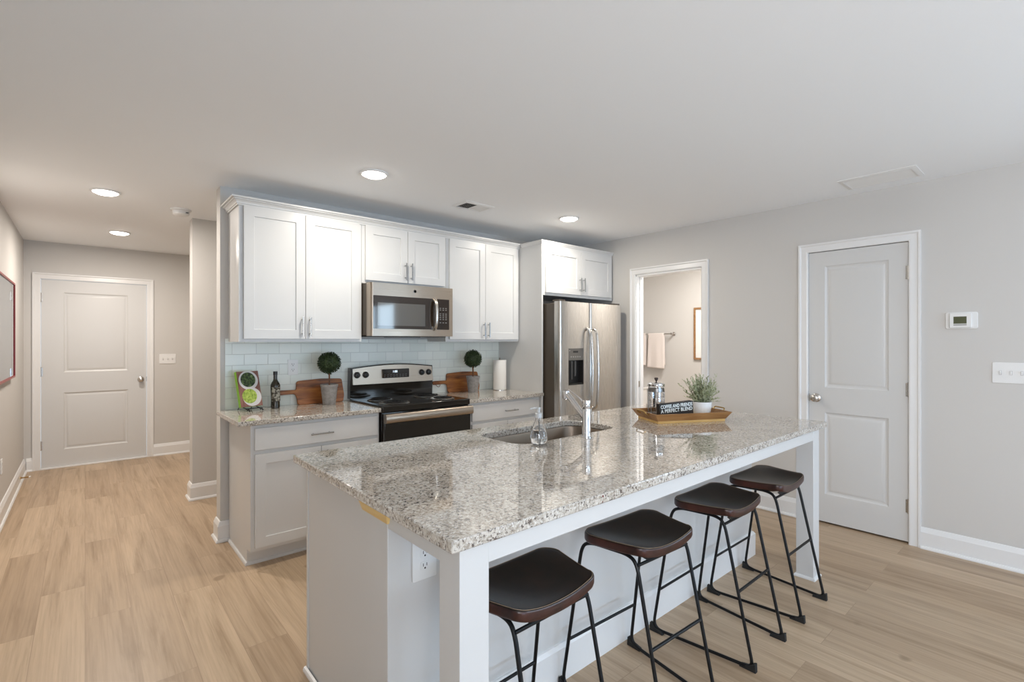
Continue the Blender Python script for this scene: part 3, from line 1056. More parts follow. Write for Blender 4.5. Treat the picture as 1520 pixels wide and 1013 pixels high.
# ------------------------------------------------------------------ refrigerator
FX0, FX1, FG, FY = 3.200, 4.105, 3.614, 3.035
t = thing('refrigerator', 'stainless side by side refrigerator with water dispenser', 'refrigerator', (3.65, 3.4, 0))
obj('body', bx(FX0 + .004, FX1 - .004, FY + 0.075, 3.80, 0.02, 1.72), M_DARKSIDE, t, bevel=.004, label='dark grey side casing')
obj('toe_grille', bx(FX0 + .01, FX1 - .01, FY + .045, FY + .08, 0.02, .085), M_BLKPL, t)


def bowed(x0, x1, z0, z1, hole=None):
    """door with rounded vertical edges, optionally with a square hole in the front"""
    prof = []
    r = 0.020
    for i in range(7):
        a = R(180 + 90 * i / 6); prof.append((x0 + r + r * math.cos(a), FY + .028 + .028 * math.sin(a)))
    for i in range(7):
        a = R(270 + 90 * i / 6); prof.append((x1 - r + r * math.cos(a), FY + .028 + .028 * math.sin(a)))
    prof.append((x1, FY + .07)); prof.append((x0, FY + .07))
    bm = BM()
    if hole is None:
        return prism(bm, prof, z0, z1, XY)
    hx0, hx1, hz0, hz1 = hole
    # left and right columns, top and bottom strips, open pocket
    L = [p for p in prof if p[0] <= x0 + r + .0001]
    lp = prof[:7] + [(hx0, FY), (hx0, FY + .07), (x0, FY + .07)]
    rp = [(hx1, FY)] + prof[7:14] + [(x1, FY + .07), (hx1, FY + .07)]
    prism(bm, lp, z0, z1, XY); prism(bm, rp, z0, z1, XY)
    box(bm, hx0, hx1, FY, FY + .07, z0, hz0); box(bm, hx0, hx1, FY, FY + .07, hz1, z1)
    return bm


d = obj('freezer_door', bowed(FX0, FG - .003, .09, 1.735, (3.312, 3.522, 0.972, 1.308)), M_STEEL, t, angle=50, label='left stainless door with dispenser')
dp = obj('water_dispenser', bx(3.312, 3.522, FY + .004, FY + .012, 1.200, 1.308), mat('dispenser_panel', (.20, .19, .175), .3, .5), d, label='grey dispenser with control panel')
bm = BM()
box(bm, 3.312, 3.522, FY + .062, FY + .068, .972, 1.20)
box(bm, 3.312, 3.318, FY + .004, FY + .066, .972, 1.20); box(bm, 3.516, 3.522, FY + .004, FY + .066, .972, 1.20)
box(bm, 3.312, 3.522, FY + .004, FY + .066, .972, .985); box(bm, 3.312, 3.522, FY + .012, FY + .066, 1.196, 1.20)
obj('dispenser_niche', bm, M_BLKPL, d, smooth=False, label='black recessed niche')
bm = bx(3.385, 3.400, FY + .03, FY + .05, 1.02, 1.19); box(bm, 3.43, 3.45, FY + .03, FY + .05, 1.05, 1.19)
obj('dispenser_paddles', bm, mat('grey_paddle', (.10, .10, .10), .25), d)
bm = bx(3.38, 3.445, FY + .002, FY + .004, 1.268, 1.285)
obj('dispenser_display', bm, M_BLKPL, d)
for i in range(5): obj('button', bx(3.345 + i * .03, 3.36 + i * .03, FY + .0025, FY + .004, 1.225, 1.236), mat('button_grey', (.38, .37, .35), .4), d)
obj('indicator', bx(3.33, 3.336, FY + .0025, FY + .004, 1.285, 1.291), M_PLATE, d)
d2 = obj('fridge_door', bowed(FG + .003, FX1, .09, 1.735), M_STEEL, t, angle=50, label='right stainless door')
obj('badge', cyl(BM(), (4.035, FY + .0005, 1.672), .014, .002, 'Y', 24), mat('badge_bronze', (.34, .26, .2), .35, 1.0), d2, label='small round maker badge')
for hx, dd in ((FG - .042, d), (FG + .042, d2)):
    pts = [(hx, FY + .005, .73), (hx, FY - .045, .75), (hx, FY - .060, .90), (hx, FY - .066, 1.11), (hx, FY - .060, 1.33), (hx, FY - .045, 1.475), (hx, FY + .005, 1.495)]
    obj('handle', tube(BM(), fillet(pts, .05, k=4), .0135, 12), M_STEEL, dd, label='bowed stainless handle')
for xa in (FX0 + .01, FX1 - .09): obj('hinge_cover', bx(xa, xa + .08, FY + .02, FY + .10, 1.735, 1.752), M_DARKSIDE, t)

# ------------------------------------------------------------------ stove
RX0, RX1 = 1.588, 2.346
t = thing('stove', 'black and stainless electric coil stove between the counters', 'stove', (1.967, 3.5, 0))
obj('body', bx(RX0, RX1, 3.245, 3.83, .02, .865), M_BLACK, t, bevel=.002)
bm = bx(RX0 - .002, RX1 + .002, 3.222, 3.80, .865, .912)
obj('cooktop', bm, M_BLACK, t, bevel=.006, label='black enamel cooktop')
for bx_, by_, br in ((1.745, 3.350, .088), (1.745, 3.585, .073), (2.165, 3.350, .073), (2.165, 3.585, .088)):
    ring = obj('drip_pan', lathe(BM(), [(br + .024, .912), (br + .026, .917), (br + .020, .9195), (br + .010, .917), (br * .9, .9125), (.02, .9122), (0, .9122)], (bx_, by_, 0), 40), M_PAN, t, label='chrome drip pan')
    pts = []
    turns = 4
    for i in range(140):
        a = 2 * PI * turns * i / 139
        rr = .014 + (br - .012) * i / 139
        pts.append((bx_ + rr * math.cos(a), by_ + rr * math.sin(a), .924))
    obj('coil', tube(BM(), pts, .0042, 8), M_IRON, ring, label='black heating coil')
# backguard
bm = prism(BM(), [(RX0, .912), (RX1, .912), (RX1, 1.02), (RX0, 1.02)], 3.79, 3.845, XZ)
n = 16
top = [(RX1 - .004 - (RX1 - RX0 - .008) * i / n, 1.160 + .026 * math.sin(PI * i / n)) for i in range(n + 1)]
prism(bm, [(RX0, 1.015), (RX1, 1.015)] + top, 3.785, 3.845, XZ)
bg = obj('backguard', bm, M_BLACK, t, bevel=.002)
tp = [(RX1 - .012 - (RX1 - RX0 - .030) * i / n, 1.152 + .025 * math.sin(PI * i / n)) for i in range(n + 1)]
bm = BM()
fa = [bm.verts.new((x, 3.783 - .012 * (1.16 - z) / .14, z)) for x, z in [(RX0 + .016, 1.026), (RX1 - .004, 1.026)] + tp]
fb = [bm.verts.new((v.co.x, 3.786, v.co.z)) for v in fa]
bm.faces.new(fa); bm.faces.new(fb[::-1])
for i in range(len(fa)): bm.faces.new((fa[i], fb[i], fb[(i + 1) % len(fa)], fa[(i + 1) % len(fa)]))
cp = obj('control_panel', bm, M_STEELH, bg, label='stainless control panel')
for kx in (1.640, 1.712, 2.228, 2.297):
    kb = lathe(BM(), [(0, 0), (.026, 0), (.026, .004), (.021, .006), (.019, .024), (.016, .026), (0, .026)], (0, 0, 0), 24)
    box(kb, -.004, .004, -.019, .019, .024, .033)
    kb.transform(Matrix.Translation((kx, 3.778, 1.103)) @ Matrix.Rotation(R(90), 4, 'X'))
    obj('knob', kb, M_BLKPL, bg, label='black burner knob')
bm = prism(BM(), rrect(1.853, 2.100, 1.068, 1.142, .006, 3), 3.766, 3.782, XZ)
obj('clock_panel', bm, M_BLACK, bg)
text('clock_digits', '1:08', .026, mat('clock_digits', (.5, .6, .7), .5, emit=(.75, .88, 1.0), estr=1.6), bg,
     wmat(bg).inverted() @ Matrix.Translation((1.967, 3.7655, 1.112)) @ Matrix.Rotation(R(90), 4, 'X'), extrude=.0002, align='CENTER')
bm = BM()
for i in range(8):
    for j in range(2): box(bm, 1.868 + i * .028, 1.880 + i * .028, 3.7652, 3.7665, 1.078 + j * .014, 1.083 + j * .014)
obj('clock_buttons', bm, mat('dim_legend', (.12, .12, .12), .5), bg, smooth=False)
# oven door
od = obj('oven_door', bx(RX0 + .006, RX1 - .006, 3.205, 3.245, .20, .857), M_BLACK, t, bevel=.004, label='black glass oven door')
bm = prism(BM(), [(3.215, .793), (3.186, .793), (3.174, .799), (3.169, .812), (3.172, .846), (3.182, .857), (3.215, .859)], RX0 + .004, RX1 - .001, YZ)
obj('handle', bm, M_STEELH, od, angle=40, label='full width stainless oven handle')
obj('window', bx(RX0 + .12, RX1 - .12, 3.2035, 3.206, .36, .68), mat('oven_glass', (.008, .007, .006), .04), od)
obj('storage_drawer', bx(RX0 + .006, RX1 - .006, 3.21, 3.245, .06, .19), M_BLACK, t, bevel=.004)

# ------------------------------------------------------------------ microwave
MX0, MX1, MY = 1.585, 2.312, 3.412
MZ0, MZ1 = 1.414, 1.811
t = thing('microwave', 'stainless over-range microwave under the short wall cabinet', 'microwave', (1.95, 3.6, MZ0))
obj('case', bx(MX0, MX1, MY + .075, 3.835, MZ0 + .004, MZ1), M_DARKSIDE, t, bevel=.002, label='dark brown case')
bm = BM()
r = .022
pr = [(MX0 + r + r * math.cos(R(180 + 90 * i / 6)), MY + .035 + .035 * math.sin(R(180 + 90 * i / 6))) for i in range(7)]
pr += [(MX1 - .008 + .008 * math.cos(R(270 + 90 * i / 4)), MY + .010 + .010 * math.sin(R(270 + 90 * i / 4))) for i in range(5)]
pr += [(MX1, MY + .072), (MX0, MY + .072)]
prism(bm, pr, MZ0, MZ1, XY)
fr = obj('front_frame', bm, M_STEELH, t, angle=50)
gz0, gz1 = 1.468, 1.716
dr = obj('door_glass', prism(BM(), rrect(1.606, 2.135, gz0, gz1, .004, 2), MY - .002, MY + .004, XZ), mat('smoked_glass', (.022, .014, .009), .05, spec=.7), t, label='dark glass door')
obj('window', bx(1.640, 2.045, MY - .0026, MY - .001, 1.492, 1.664), mat('window_glass', (.095, .092, .085), .06, spec=.8), dr, label='grey window in the door')
pts = [(2.128, MY + .002, gz0 + .003), (2.128, MY - .034, gz0 + .025), (2.128, MY - .044, 1.592), (2.128, MY - .034, gz1 - .025), (2.128, MY + .002, gz1 - .003)]
bm = tube(BM(), fillet(pts, .05, k=5), .014, 14)
obj('handle', bm, M_STEEL, dr, label='vertical stainless handle')
kp = obj('keypad', prism(BM(), rrect(2.155, 2.272, gz0, gz1, .004, 2), MY - .002, MY + .004, XZ), mat('keypad_brown', (.024, .015, .010), .12), t, label='dark keypad panel')
M_KEY = mat('key_legend', (.30, .29, .27), .5)
for i in range(3):
    for z in (1.640, 1.626, 1.594, 1.579, 1.564, 1.549, 1.522):
        obj('key', bx(2.180 + i * .027, 2.194 + i * .027, MY - .0026, MY - .0018, z, z + .005), M_KEY, kp, smooth=False)
bm = lathe(BM(), [(.0125, 0), (.0125, .001), (.0105, .0015), (.0105, 0)], (0, 0, 0), 24)
bm.transform(Matrix.Translation((1.955, MY, 1.765)) @ Matrix.Rotation(R(90), 4, 'X'))
obj('badge', bm, mat('badge_grey', (.2, .2, .2), .35, 1.0), t, label='small round maker badge')
obj('vent_panel', bx(MX0 + .02, MX1 - .02, MY + .08, 3.78, MZ0 - .006, MZ0 + .006), M_DARKSIDE, t)
obj('lamp_cover', bx(1.80, 2.06, MY + .10, MY + .22, MZ0 - .010, MZ0 - .004), M_BLKPL, t)

# ------------------------------------------------------------------ island
IX0, IX1, IY0, IY1 = 0.656, 3.302, 0.973, 2.152
SX0, SX1, SY0, SY1 = 1.500, 2.225, 1.665, 2.015      # sink cut-out
t = thing('kitchen_island', 'white kitchen island with a seating wall and square corner legs', 'kitchen island', (1.98, 1.6, 0))
EX0, EX1 = 0.703, 3.24
WY0, WY1 = 1.382, 1.522
bm = BM()
for a0, a1, b0, b1 in ((EX0 + .006, SX0 - .04, WY1, 2.08), (SX1 + .04, EX1 - .006, WY1, 2.08)):
    box(bm, a0, a1, b0, b1, .10, .868)
box(bm, SX0 - .04, SX1 + .04, WY1, 1.60, .10, .868); box(bm, SX0 - .04, SX1 + .04, 2.055, 2.08, .10, .868)
box(bm, SX0 - .04, SX1 + .04, 1.60, 2.055, .10, .55)
box(bm, EX0 + .006, EX1 - .006, WY1, 2.03, 0, .10)
obj('cabinet_body', bm, M_CAB, t, smooth=False)
obj('end_panel', bx(EX0, EX0 + .006, WY1 + .003, 2.115, 0, .868), M_CAB, t)
obj('end_panel', bx(EX1 - .006, EX1, WY1, 2.115, 0, .868), M_CAB, t)
obj('corner_strip', bx(EX0 - .003, EX0 + .02, 2.10, 2.118, 0, .868), M_CAB, t)
obj('seating_wall', bx(EX0 - .006, EX1 + .006, WY0, WY1, 0, .868), M_CAB, t, bevel=.003)
bm = sweep(BM(), [(EX0 - .006, 2.118), (EX0 - .006, 1.5225)], [(0, 0), (-.012, 0), (-.012, .008), (-.008, .016), (0, .019)], XY)
sweep(bm, [(EX0 - .006, 1.535), (EX0 - .006, WY0)], [(0, 0), (.001, 0), (.001, .001), (0, .001)], XY)
obj('shoe_molding', bm, M_TRIM, t, angle=25)
bm = sweep(BM(), [(EX1 + .006, WY1), (EX1 + .006, WY0), (EX0 - .006 + .012, WY0)][::-1], [(-o, h) for o, h in [(0, 0), (0.016, 0), (0.016, .135), (0.012, .142), (0.006, .15), (0, .152)]], XY)
obj('wall_baseboard', bm, M_TRIM, t, angle=25)
for px in (0.695, 3.152):
    p = obj('corner_leg', bx(px, px + .092, 0.997, 1.089, 0, .868), M_CAB, t, bevel=.002, label='square white corner leg')
    bm = sweep(BM(), [(px, .997), (px + .092, .997), (px + .092, 1.089), (px, 1.089)][::-1], [(0, 0), (.010, 0), (.010, .008), (.006, .014), (0, .016)], XY, closed=True)
    obj('leg_molding', bm, M_TRIM, p, angle=25)
bm = bx(0.787, 3.152, 1.000, 1.022, .803, .868)
obj('front_apron', bm, M_CAB, t, bevel=.002)
for xa in (0.698, 3.222):
    obj('side_apron', bx(xa, xa + .022, 1.089, WY0, .803, .868), M_CAB, t, bevel=.002)
bm = BM()
poly_t = [(EX0 - .020, 1.364), (EX0 + .014, 1.364), (EX0 + .014, 1.560), (EX0 - .020, 1.560)]
poly_b = [(EX0 - .012, 1.374), (EX0 + .012, 1.374), (EX0 + .012, 1.550), (EX0 - .012, 1.550)]
va = [bm.verts.new((x, y, .8675)) for x, y in poly_t]; vb = [bm.verts.new((x, y, .820)) for x, y in poly_b]
vm = [bm.verts.new((x, y, .848)) for x, y in poly_t]
bm.faces.new(va); bm.faces.new(vb[::-1])
for r0, r1 in ((va, vm), (vm, vb)):
    for i in range(4): bm.faces.new((r0[i], r1[i], r1[(i + 1) % 4], r0[(i + 1) % 4]))
obj('pine_block', bm, M_PINE, t, smooth=False, label='unpainted yellow pine block under the counter edge')

# island countertop with the sink cut-out
bm = BM()
outer = [bm.verts.new((x, y, CT)) for x, y in ((IX0, IY0), (IX1, IY0), (IX1, IY1), (IX0, IY1))]
hole = rrect(SX0, SX1, SY0, SY1, .09, 8)
inner = [bm.verts.new((x, y, CT)) for x, y in hole]
ed = [bm.edges.new((l[i], l[(i + 1) % len(l)])) for l in (outer, inner) for i in range(len(l))]
bmesh.ops.triangle_fill(bm, use_beauty=True, use_dissolve=False, edges=ed)
top = bm.faces[:]
res = bmesh.ops.extrude_face_region(bm, geom=top)
bmesh.ops.translate(bm, vec=(0, 0, -.032), verts=[v for v in res['geom'] if isinstance(v, bmesh.types.BMVert)])
tag(obj('countertop', bm, M_GRAN, bevel=.004, angle=30), 'large speckled granite island countertop with sink cut-out', 'countertop')

# sink
t = thing('sink', 'stainless undermount sink in the island', 'sink', (1.86, 1.84, .69))
bm = BM()
rings = []
for ins, z, r in ((-.012, .867, .10), (.000, .867, .09), (.004, .855, .088), (.012, .72, .08), (.03, .69, .07), (.06, .682, .05)):
    rings.append([bm.verts.new((x, y, z)) for x, y in rrect(SX0 + ins, SX1 - ins, SY0 + ins, SY1 - ins, r, 8)])
for a, b in zip(rings, rings[1:]):
    for i in range(len(a)): bm.faces.new((a[i], a[(i + 1) % len(a)], b[(i + 1) % len(a)], b[i]))
bm.faces.new(rings[-1])
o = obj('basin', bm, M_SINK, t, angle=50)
so = o.modifiers.new('gauge', 'SOLIDIFY'); so.thickness = .0012
obj('drain', lathe(BM(), [(0, .6832), (.03, .6832), (.042, .686), (.042, .683)], (1.86, 1.86, 0), 28), M_CHROME, t, label='round drain')

# faucet
fx, fy = 1.877, 1.600
t = thing('faucet', 'chrome pull-out faucet standing beside the island sink', 'faucet', (fx, fy, CT))
obj('body', lathe(BM(), [(0, 0), (.026, 0), (.026, .004), (.0225, .007), (.0215, .012), (.0215, .138), (.0210, .139), (.0210, .141), (.0215, .142), (.0215, .178), (.0205, .182), (0, .183)], (fx, fy, CT), 36), M_CHROME, t)
d = Vector((0.03, 0.255, 0)).normalized()
A = Vector((fx, fy, CT + .088)); B = A + d * .152 + Vector((0, 0, .118))
sp = obj('spout', tube(BM(), [A + (B - A) * .07, A + (B - A) * .5, B], .014, 18, radii=[.0165, .0150, .0155]), M_CHROME, t, label='angled chrome spout')
bm = lathe(BM(), [(0, .012), (.017, .012), (.020, .004), (.019, -.030), (.015, -.034), (0, -.034)], tuple(B), 22)
obj('spray_head', bm, M_CHROME, sp)
obj('spray_button', lathe(BM(), [(0, .014), (.012, .014), (.012, .011)], tuple(B), 20), mat('dark_button', (.08, .05, .04), .4), sp, label='dark button')
C0 = Vector((fx, fy, CT + .166))
C1 = C0 + d * .135 + Vector((0, 0, .058))
obj('lever', tube(BM(), [C0 + d * .018, C0 + (C1 - C0) * .5, C1], .005, 10, radii=[.0065, .0045, .0040]), M_CHROME, t, label='thin lever handle')

# soap bottle
bx0, by0 = 1.575, 1.628
t = thing('soap_bottle', 'clear pear shaped soap pump bottle beside the sink', 'bottle', (bx0, by0, CT))
pr = [(0, .004), (.026, .002), (.034, .008), (.0405, .024), (.041, .036), (.037, .056), (.028, .082), (.019, .104), (.014, .116), (.0135, .126)]
inn = [(max(0, r - .0018), h + (.003 if i < 2 else 0)) for i, (r, h) in enumerate(pr)]
bm = lathe(BM(), pr + inn[::-1], (bx0, by0, CT), 36)
obj('glass_body', bm, M_GLASS, t)
M_LIQ = mat('clear_soap', (.93, .95, .97), 0.0, trans=1.0, ior=1.33)
liq = [(0, .0075), (.023, .0075), (.0315, .012), (.0385, .025), (.0388, .036), (.0350, .054), (.0300, .068), (0, .068)]
obj('soap', lathe(BM(), [(r * .995, h) for r, h in liq], (bx0, by0, CT), 36), M_LIQ, t)
M_PUMP = mat('clear_pump_plastic', (.80, .82, .83), .18, trans=.45, ior=1.4)
bm = lathe(BM(), [(0, .124), (.0165, .124), (.0165, .143), (.012, .147), (.007, .148), (.0065, .160), (.0095, .161), (.0100, .171), (0, .172)], (bx0, by0, CT), 24)
obj('pump', bm, M_PUMP, t)
obj('nozzle', tube(BM(), [(bx0, by0, CT + .167), (bx0 - .02, by0 + .012, CT + .168), (bx0 - .034, by0 + .02, CT + .164)], .004, 8), M_PUMP, t)
obj('dip_tube', tube(BM(), [(bx0, by0, CT + .125), (bx0 + .006, by0, CT + .015)], .0025, 8), M_PUMP, t)

# ------------------------------------------------------------------ tray with its things
TA = R(-27)
TC = (2.729, 1.583)


def TW(u, v, z=0.0):
    return (TC[0] + u * math.cos(TA) - v * math.sin(TA), TC[1] + u * math.sin(TA) + v * math.cos(TA), CT + z)


t = thing('serving_tray', 'brown wooden serving tray with flared sides on the island', 'tray', (TC[0], TC[1], CT), TA)
obj('base', bx(-.222, .222, -.116, .116, 0, .016), M_TRAYL, t, local=True, bevel=.001, label='pale yellow wood base')
bm = BM()
oo = [((-.225, -.1185, .0145), (-.252, -.143, .057)), ((.225, -.1185, .0145), (.252, -.143, .057)), ((.225, .1185, .0145), (.252, .143, .057)), ((-.225, .1185, .0145), (-.252, .143, .057))]
ob = [bm.verts.new(a) for a, b in oo]; ot = [bm.verts.new(b) for a, b in oo]
sh = lambda p, k: (p[0] - math.copysign(k, p[0]), p[1] - math.copysign(k, p[1]), p[2])
ib = [bm.verts.new(sh(a, .010)[:2] + (.016,)) for a, b in oo]; it = [bm.verts.new(sh(b, .009)) for a, b in oo]
for i in range(4):
    j = (i + 1) % 4
    bm.faces.new((ob[i], ob[j], ot[j], ot[i])); bm.faces.new((ot[i], ot[j], it[j], it[i])); bm.faces.new((it[i], it[j], ib[j], ib[i])); bm.faces.new((ib[i], ib[j], ob[j], ob[i]))
obj('sides', bm, M_TRAY, t, local=True, smooth=False, bevel=.001)
for s in (-1, 1):
    pts = [(s * .240, -.05, .040), (s * .262, -.05, .052), (s * .272, -.045, .066), (s * .272, .045, .066), (s * .262, .05, .052), (s * .240, .05, .040)]
    obj('handle', tube(BM(), fillet(pts, .012, k=4), .0038, 8), M_BRASS, t, local=True, label='brass bail handle')

# french press
pu, pv = -.128, .064
t = thing('french_press', 'glass and steel french press standing at the left of the tray', 'coffee press', TW(pu, pv, .0162), TA)
obj('glass_beaker', lathe(BM(), [(0, .010), (.043, .010), (.046, .014), (.046, .185), (.0435, .185), (.0435, .015), (0, .013)], n=40), M_GLASS, t, local=True)
bm = lathe(BM(), [(.047, 0), (.0495, .002), (.0495, .022), (.0475, .024), (.047, .024)], n=40)
lathe(bm, [(.0468, .150), (.0485, .151), (.0485, .172), (.0468, .173)], n=40)
for i in range(8):
    a = 2 * PI * (i + .5) / 8
    box_ = BM()
    tube(bm, [(.0482 * math.cos(a), .0482 * math.sin(a), .02), (.0482 * math.cos(a), .0482 * math.sin(a), .155)], .0022, 6)
for z in (.06, .09, .12):
    tube(bm, [(.0482 * math.cos(2 * PI * i / 32), .0482 * math.sin(2 * PI * i / 32), z) for i in range(32)], .0014, 5, closed=True)
obj('wire_frame', bm, mat('dark_steel', (.26, .25, .24), .28, 1.0), t, local=True, label='dark steel wire cage')
obj('lid', lathe(BM(), [(0, .183), (.050, .183), (.051, .186), (.051, .198), (.046, .203), (.02, .208), (0, .209)], n=36), M_CHROME, t, local=True, label='chrome lid')
obj('plunger_knob', lathe(BM(), [(0, .207), (.004, .207), (.004, .214), (.010, .222), (.0125, .230), (.009, .236), (0, .237)], n=24), mat('dark_knob', (.03, .015, .01), .35), t, local=True, label='dark brown plunger knob')
bm = tube(BM(), [(0, 0, .02), (0, 0, .20)], .0025, 8)
lathe(bm, [(0, .055), (.042, .055), (.042, .061), (0, .061)], n=32)
obj('plunger', bm, M_CHROME, t, local=True)
obj('handle', tube(BM(), fillet([(.018, .046, .165), (.028, .075, .160), (.028, .078, .06), (.018, .047, .045)], .02, k=4), .006, 8), M_BLKPL, t, local=True, label='black handle')

# lettered sign, propped up at its right end
napu, napv = .055, .012
nb = obj('folded_napkin', bx(-.05, .05, -.03, .03, 0, .010), mat('cream_cloth', (.62, .55, .46), .9), local=True, bevel=.003)
nb.location = TW(.055, -.012, .0162); nb.rotation_euler = (0, 0, TA)
tag(nb, 'small folded cream napkin under the raised end of the lettered sign', 'napkin')
t = thing('block_sign', 'black wooden block sign with white lettering leaning in the tray', 'sign', TW(-.155, -.027, .0168), TA)
t.rotation_euler = (0, R(-4.2), TA)
L, HH, D = .226, .082, .036
obj('block', bx(0, L, 0, D, 0, HH), mat('black_stain', (.012, .010, .009), .55), t, local=True, bevel=.001)
M_LET = mat('sign_lettering', (.74, .80, .80), .6)
for txt, z, sz in (('COFFEE AND FRIENDS', .0545, .029), ('A PERFECT BLEND', .0285, .029)):
    text('lettering', txt, sz, M_LET, t, Matrix.Translation((.008, -.0006, z)) @ Matrix.Rotation(R(90), 4, 'X'), L - .014, .0004, .00075)

# potted sprig plant
pu, pv = .172, .042
px, py, pz = TW(pu, pv, .0165)
t = thing('potted_plant', 'leafy sage green plant in a white pot on the tray', 'plant', (px, py, pz))
obj('pot', lathe(BM(), [(0, 0), (.049, 0), (.052, .003), (.061, .078), (.060, .083), (.057, .083), (.055, .066), (0, .066)], (px, py, pz), 36), M_WPOT, t)
obj('soil', lathe(BM(), [(0, .072), (.053, .071), (.053, .066), (0, .066)], (px, py, pz), 24), mat('dark_soil', (.03, .02, .014), .95), t)


def leaf(bm, p, d, L, Wd, up):
    d = d.normalized(); s = d.cross(up)
    if s.length < 1e-4: s = d.cross(Vector((1, 0, 0)))
    s.normalize()
    n = s.cross(d)
    a = bm.verts.new(p); b = bm.verts.new(p + d * L * .5 + s * Wd * .5 + n * L * .06); c = bm.verts.new(p + d * L); e = bm.verts.new(p + d * L * .5 - s * Wd * .5 + n * L * .06)
    bm.faces.new((a, b, c, e))


rs = random.Random(3)
bl, bs = BM(), BM()
for i in range(130):
    a = rs.uniform(0, 2 * PI); el = rs.uniform(.15, 1.5)
    d = Vector((math.cos(a) * math.cos(el), math.sin(a) * math.cos(el), math.sin(el)))
    ln = rs.uniform(.085, .165) * (1.05 if el > .6 else .78)
    p0 = Vector((px + rs.uniform(-.03, .03), py + rs.uniform(-.03, .03), pz + .072))
    bend = Vector((0, 0, -.02 * math.cos(el)))
    pts = [p0 + d * ln * s + bend * s * s + Vector((0, 0, .02 * s)) for s in (0, .25, .5, .75, 1)]
    tube(bs, pts, .0009, 4)
    for k in range(17):
        s = .2 + .8 * k / 16
        q = p0 + d * ln * s + bend * s * s + Vector((0, 0, .02 * s))
        sd = Vector((rs.uniform(-1, 1), rs.uniform(-1, 1), rs.uniform(-.3, 1)))
        leaf(bl, q, d * .5 + sd * .75, rs.uniform(.012, .022), rs.uniform(.0055, .0085), Vector((rs.uniform(-.4, .4), rs.uniform(-.4, .4), 1)))
obj('stems', bs, M_SPRIG, t)
obj('leaves', bl, M_SPRIG, t, smooth=False, recalc=False)

# ------------------------------------------------------------------ things on the back counter
def topiary(x, y, label):
    t = thing('topiary', label, 'plant', (x, y, CT), 0, 'ball topiaries on the counter')
    P = lambda *a: None
    obj('pot', lathe(BM(), [(0, 0), (.044, 0), (.046, .003), (.060, .132), (.063, .133), (.064, .150), (.061, .151), (.057, .148), (.055, .128), (0, .128)], n=36), M_POT, t, local=True, label='grey stone-look pot')
    obj('moss', lathe(BM(), [(0, .140), (.03, .137), (.054, .129), (0, .128)], n=20), M_BOX, t, local=True)
    obj('trunk', tube(BM(), [(0, 0, .13), (.002, .001, .18), (-.001, 0, .25), (0, 0, .31)], .0065, 8), M_TWIG, t, local=True, label='reddish brown twig trunk')
    rs = random.Random(int(x * 100))
    bm = BM()
    bmesh.ops.create_icosphere(bm, subdivisions=3, radius=.072, matrix=Matrix.Translation((0, 0, .312)))
    for v in bm.verts:
        c = v.co - Vector((0, 0, .312)); v.co = Vector((0, 0, .312)) + c * rs.uniform(.93, 1.05)
    for i in range(1500):
        z = rs.uniform(-1, 1); a = rs.uniform(0, 2 * PI); r = math.sqrt(1 - z * z)
        n = Vector((r * math.cos(a), r * math.sin(a), z))
        p = Vector((0, 0, .312)) + n * rs.uniform(.066, .078)
        tv = Vector((rs.uniform(-1, 1), rs.uniform(-1, 1), rs.uniform(-1, 1)))
        leaf(bm, p, n * .6 + tv * .7, rs.uniform(.010, .016), rs.uniform(.007, .010), n + tv * .4)
    obj('foliage', bm, M_BOX, t, local=True, smooth=False, recalc=False, label='clipped round ball of dark leaves')
    return t


topiary(1.385, 3.69, 'round topiary in a grey pot left of the stove')
topiary(2.722, 3.69, 'round topiary in a grey pot right of the stove')


def board(name_label, x0, x1, hx, z1, cord):
    """cutting board leaning on the tiles, handle pointing left"""
    zc = .098
    t = thing('cutting_board', name_label, 'cutting board', (x0, 3.806, CT + .0005))
    t.rotation_euler = (R(-9), 0, 0)
    w, h = x1 - x0, z1 - CT
    poly = [(0, .006)]
    outl = [(.012, 0), (w * .5, -.000), (w - .006, 0), (w + .006, .05), (w - .006, h - .006), (w - .02, h), (w * .5, h + .006), (.014, h - .004), (.002, h - .014), (-.002, h * .62)]
    hl = x0 - hx
    outl += [(-.018, zc + .015), (-hl + .02, zc + .017), (-hl + .004, zc + .015), (-hl, zc), (-hl + .004, zc - .016), (-hl + .02, zc - .018), (-.018, zc - .014), (-.002, h * .36), (.002, .012)]
    outl = [(p.x, p.y) for p in fillet([(a, b, 0) for a, b in outl], .012, closed=True, k=3)]
    bm = prism(BM(), outl, 0, .018, XZ)
    obj('board', bm, M_ACACIA, t, local=True, bevel=.003)
    if cord:
        cb_ = tube(BM(), fillet([(-hl + .016, -.002, zc), (-hl + .03, -.008, zc - .03), (-hl + .055, -.006, zc - .045), (-hl + .075, -.004, zc - .02), (-hl + .05, -.003, zc + .005), (-hl + .016, .002, zc + .002)], .015, k=3), .0022, 6)
        obj('cord', cb_, mat('leather_cord', (.16, .05, .02), .6), t, local=True, label='brown hanging cord')
    return t


board('brown wooden paddle board leaning on the tiles left of the stove', 1.192, 1.545, 1.035, 1.082, False)
board('brown wooden paddle board leaning on the tiles right of the stove', 2.525, 2.888, 2.372, 1.082, True)

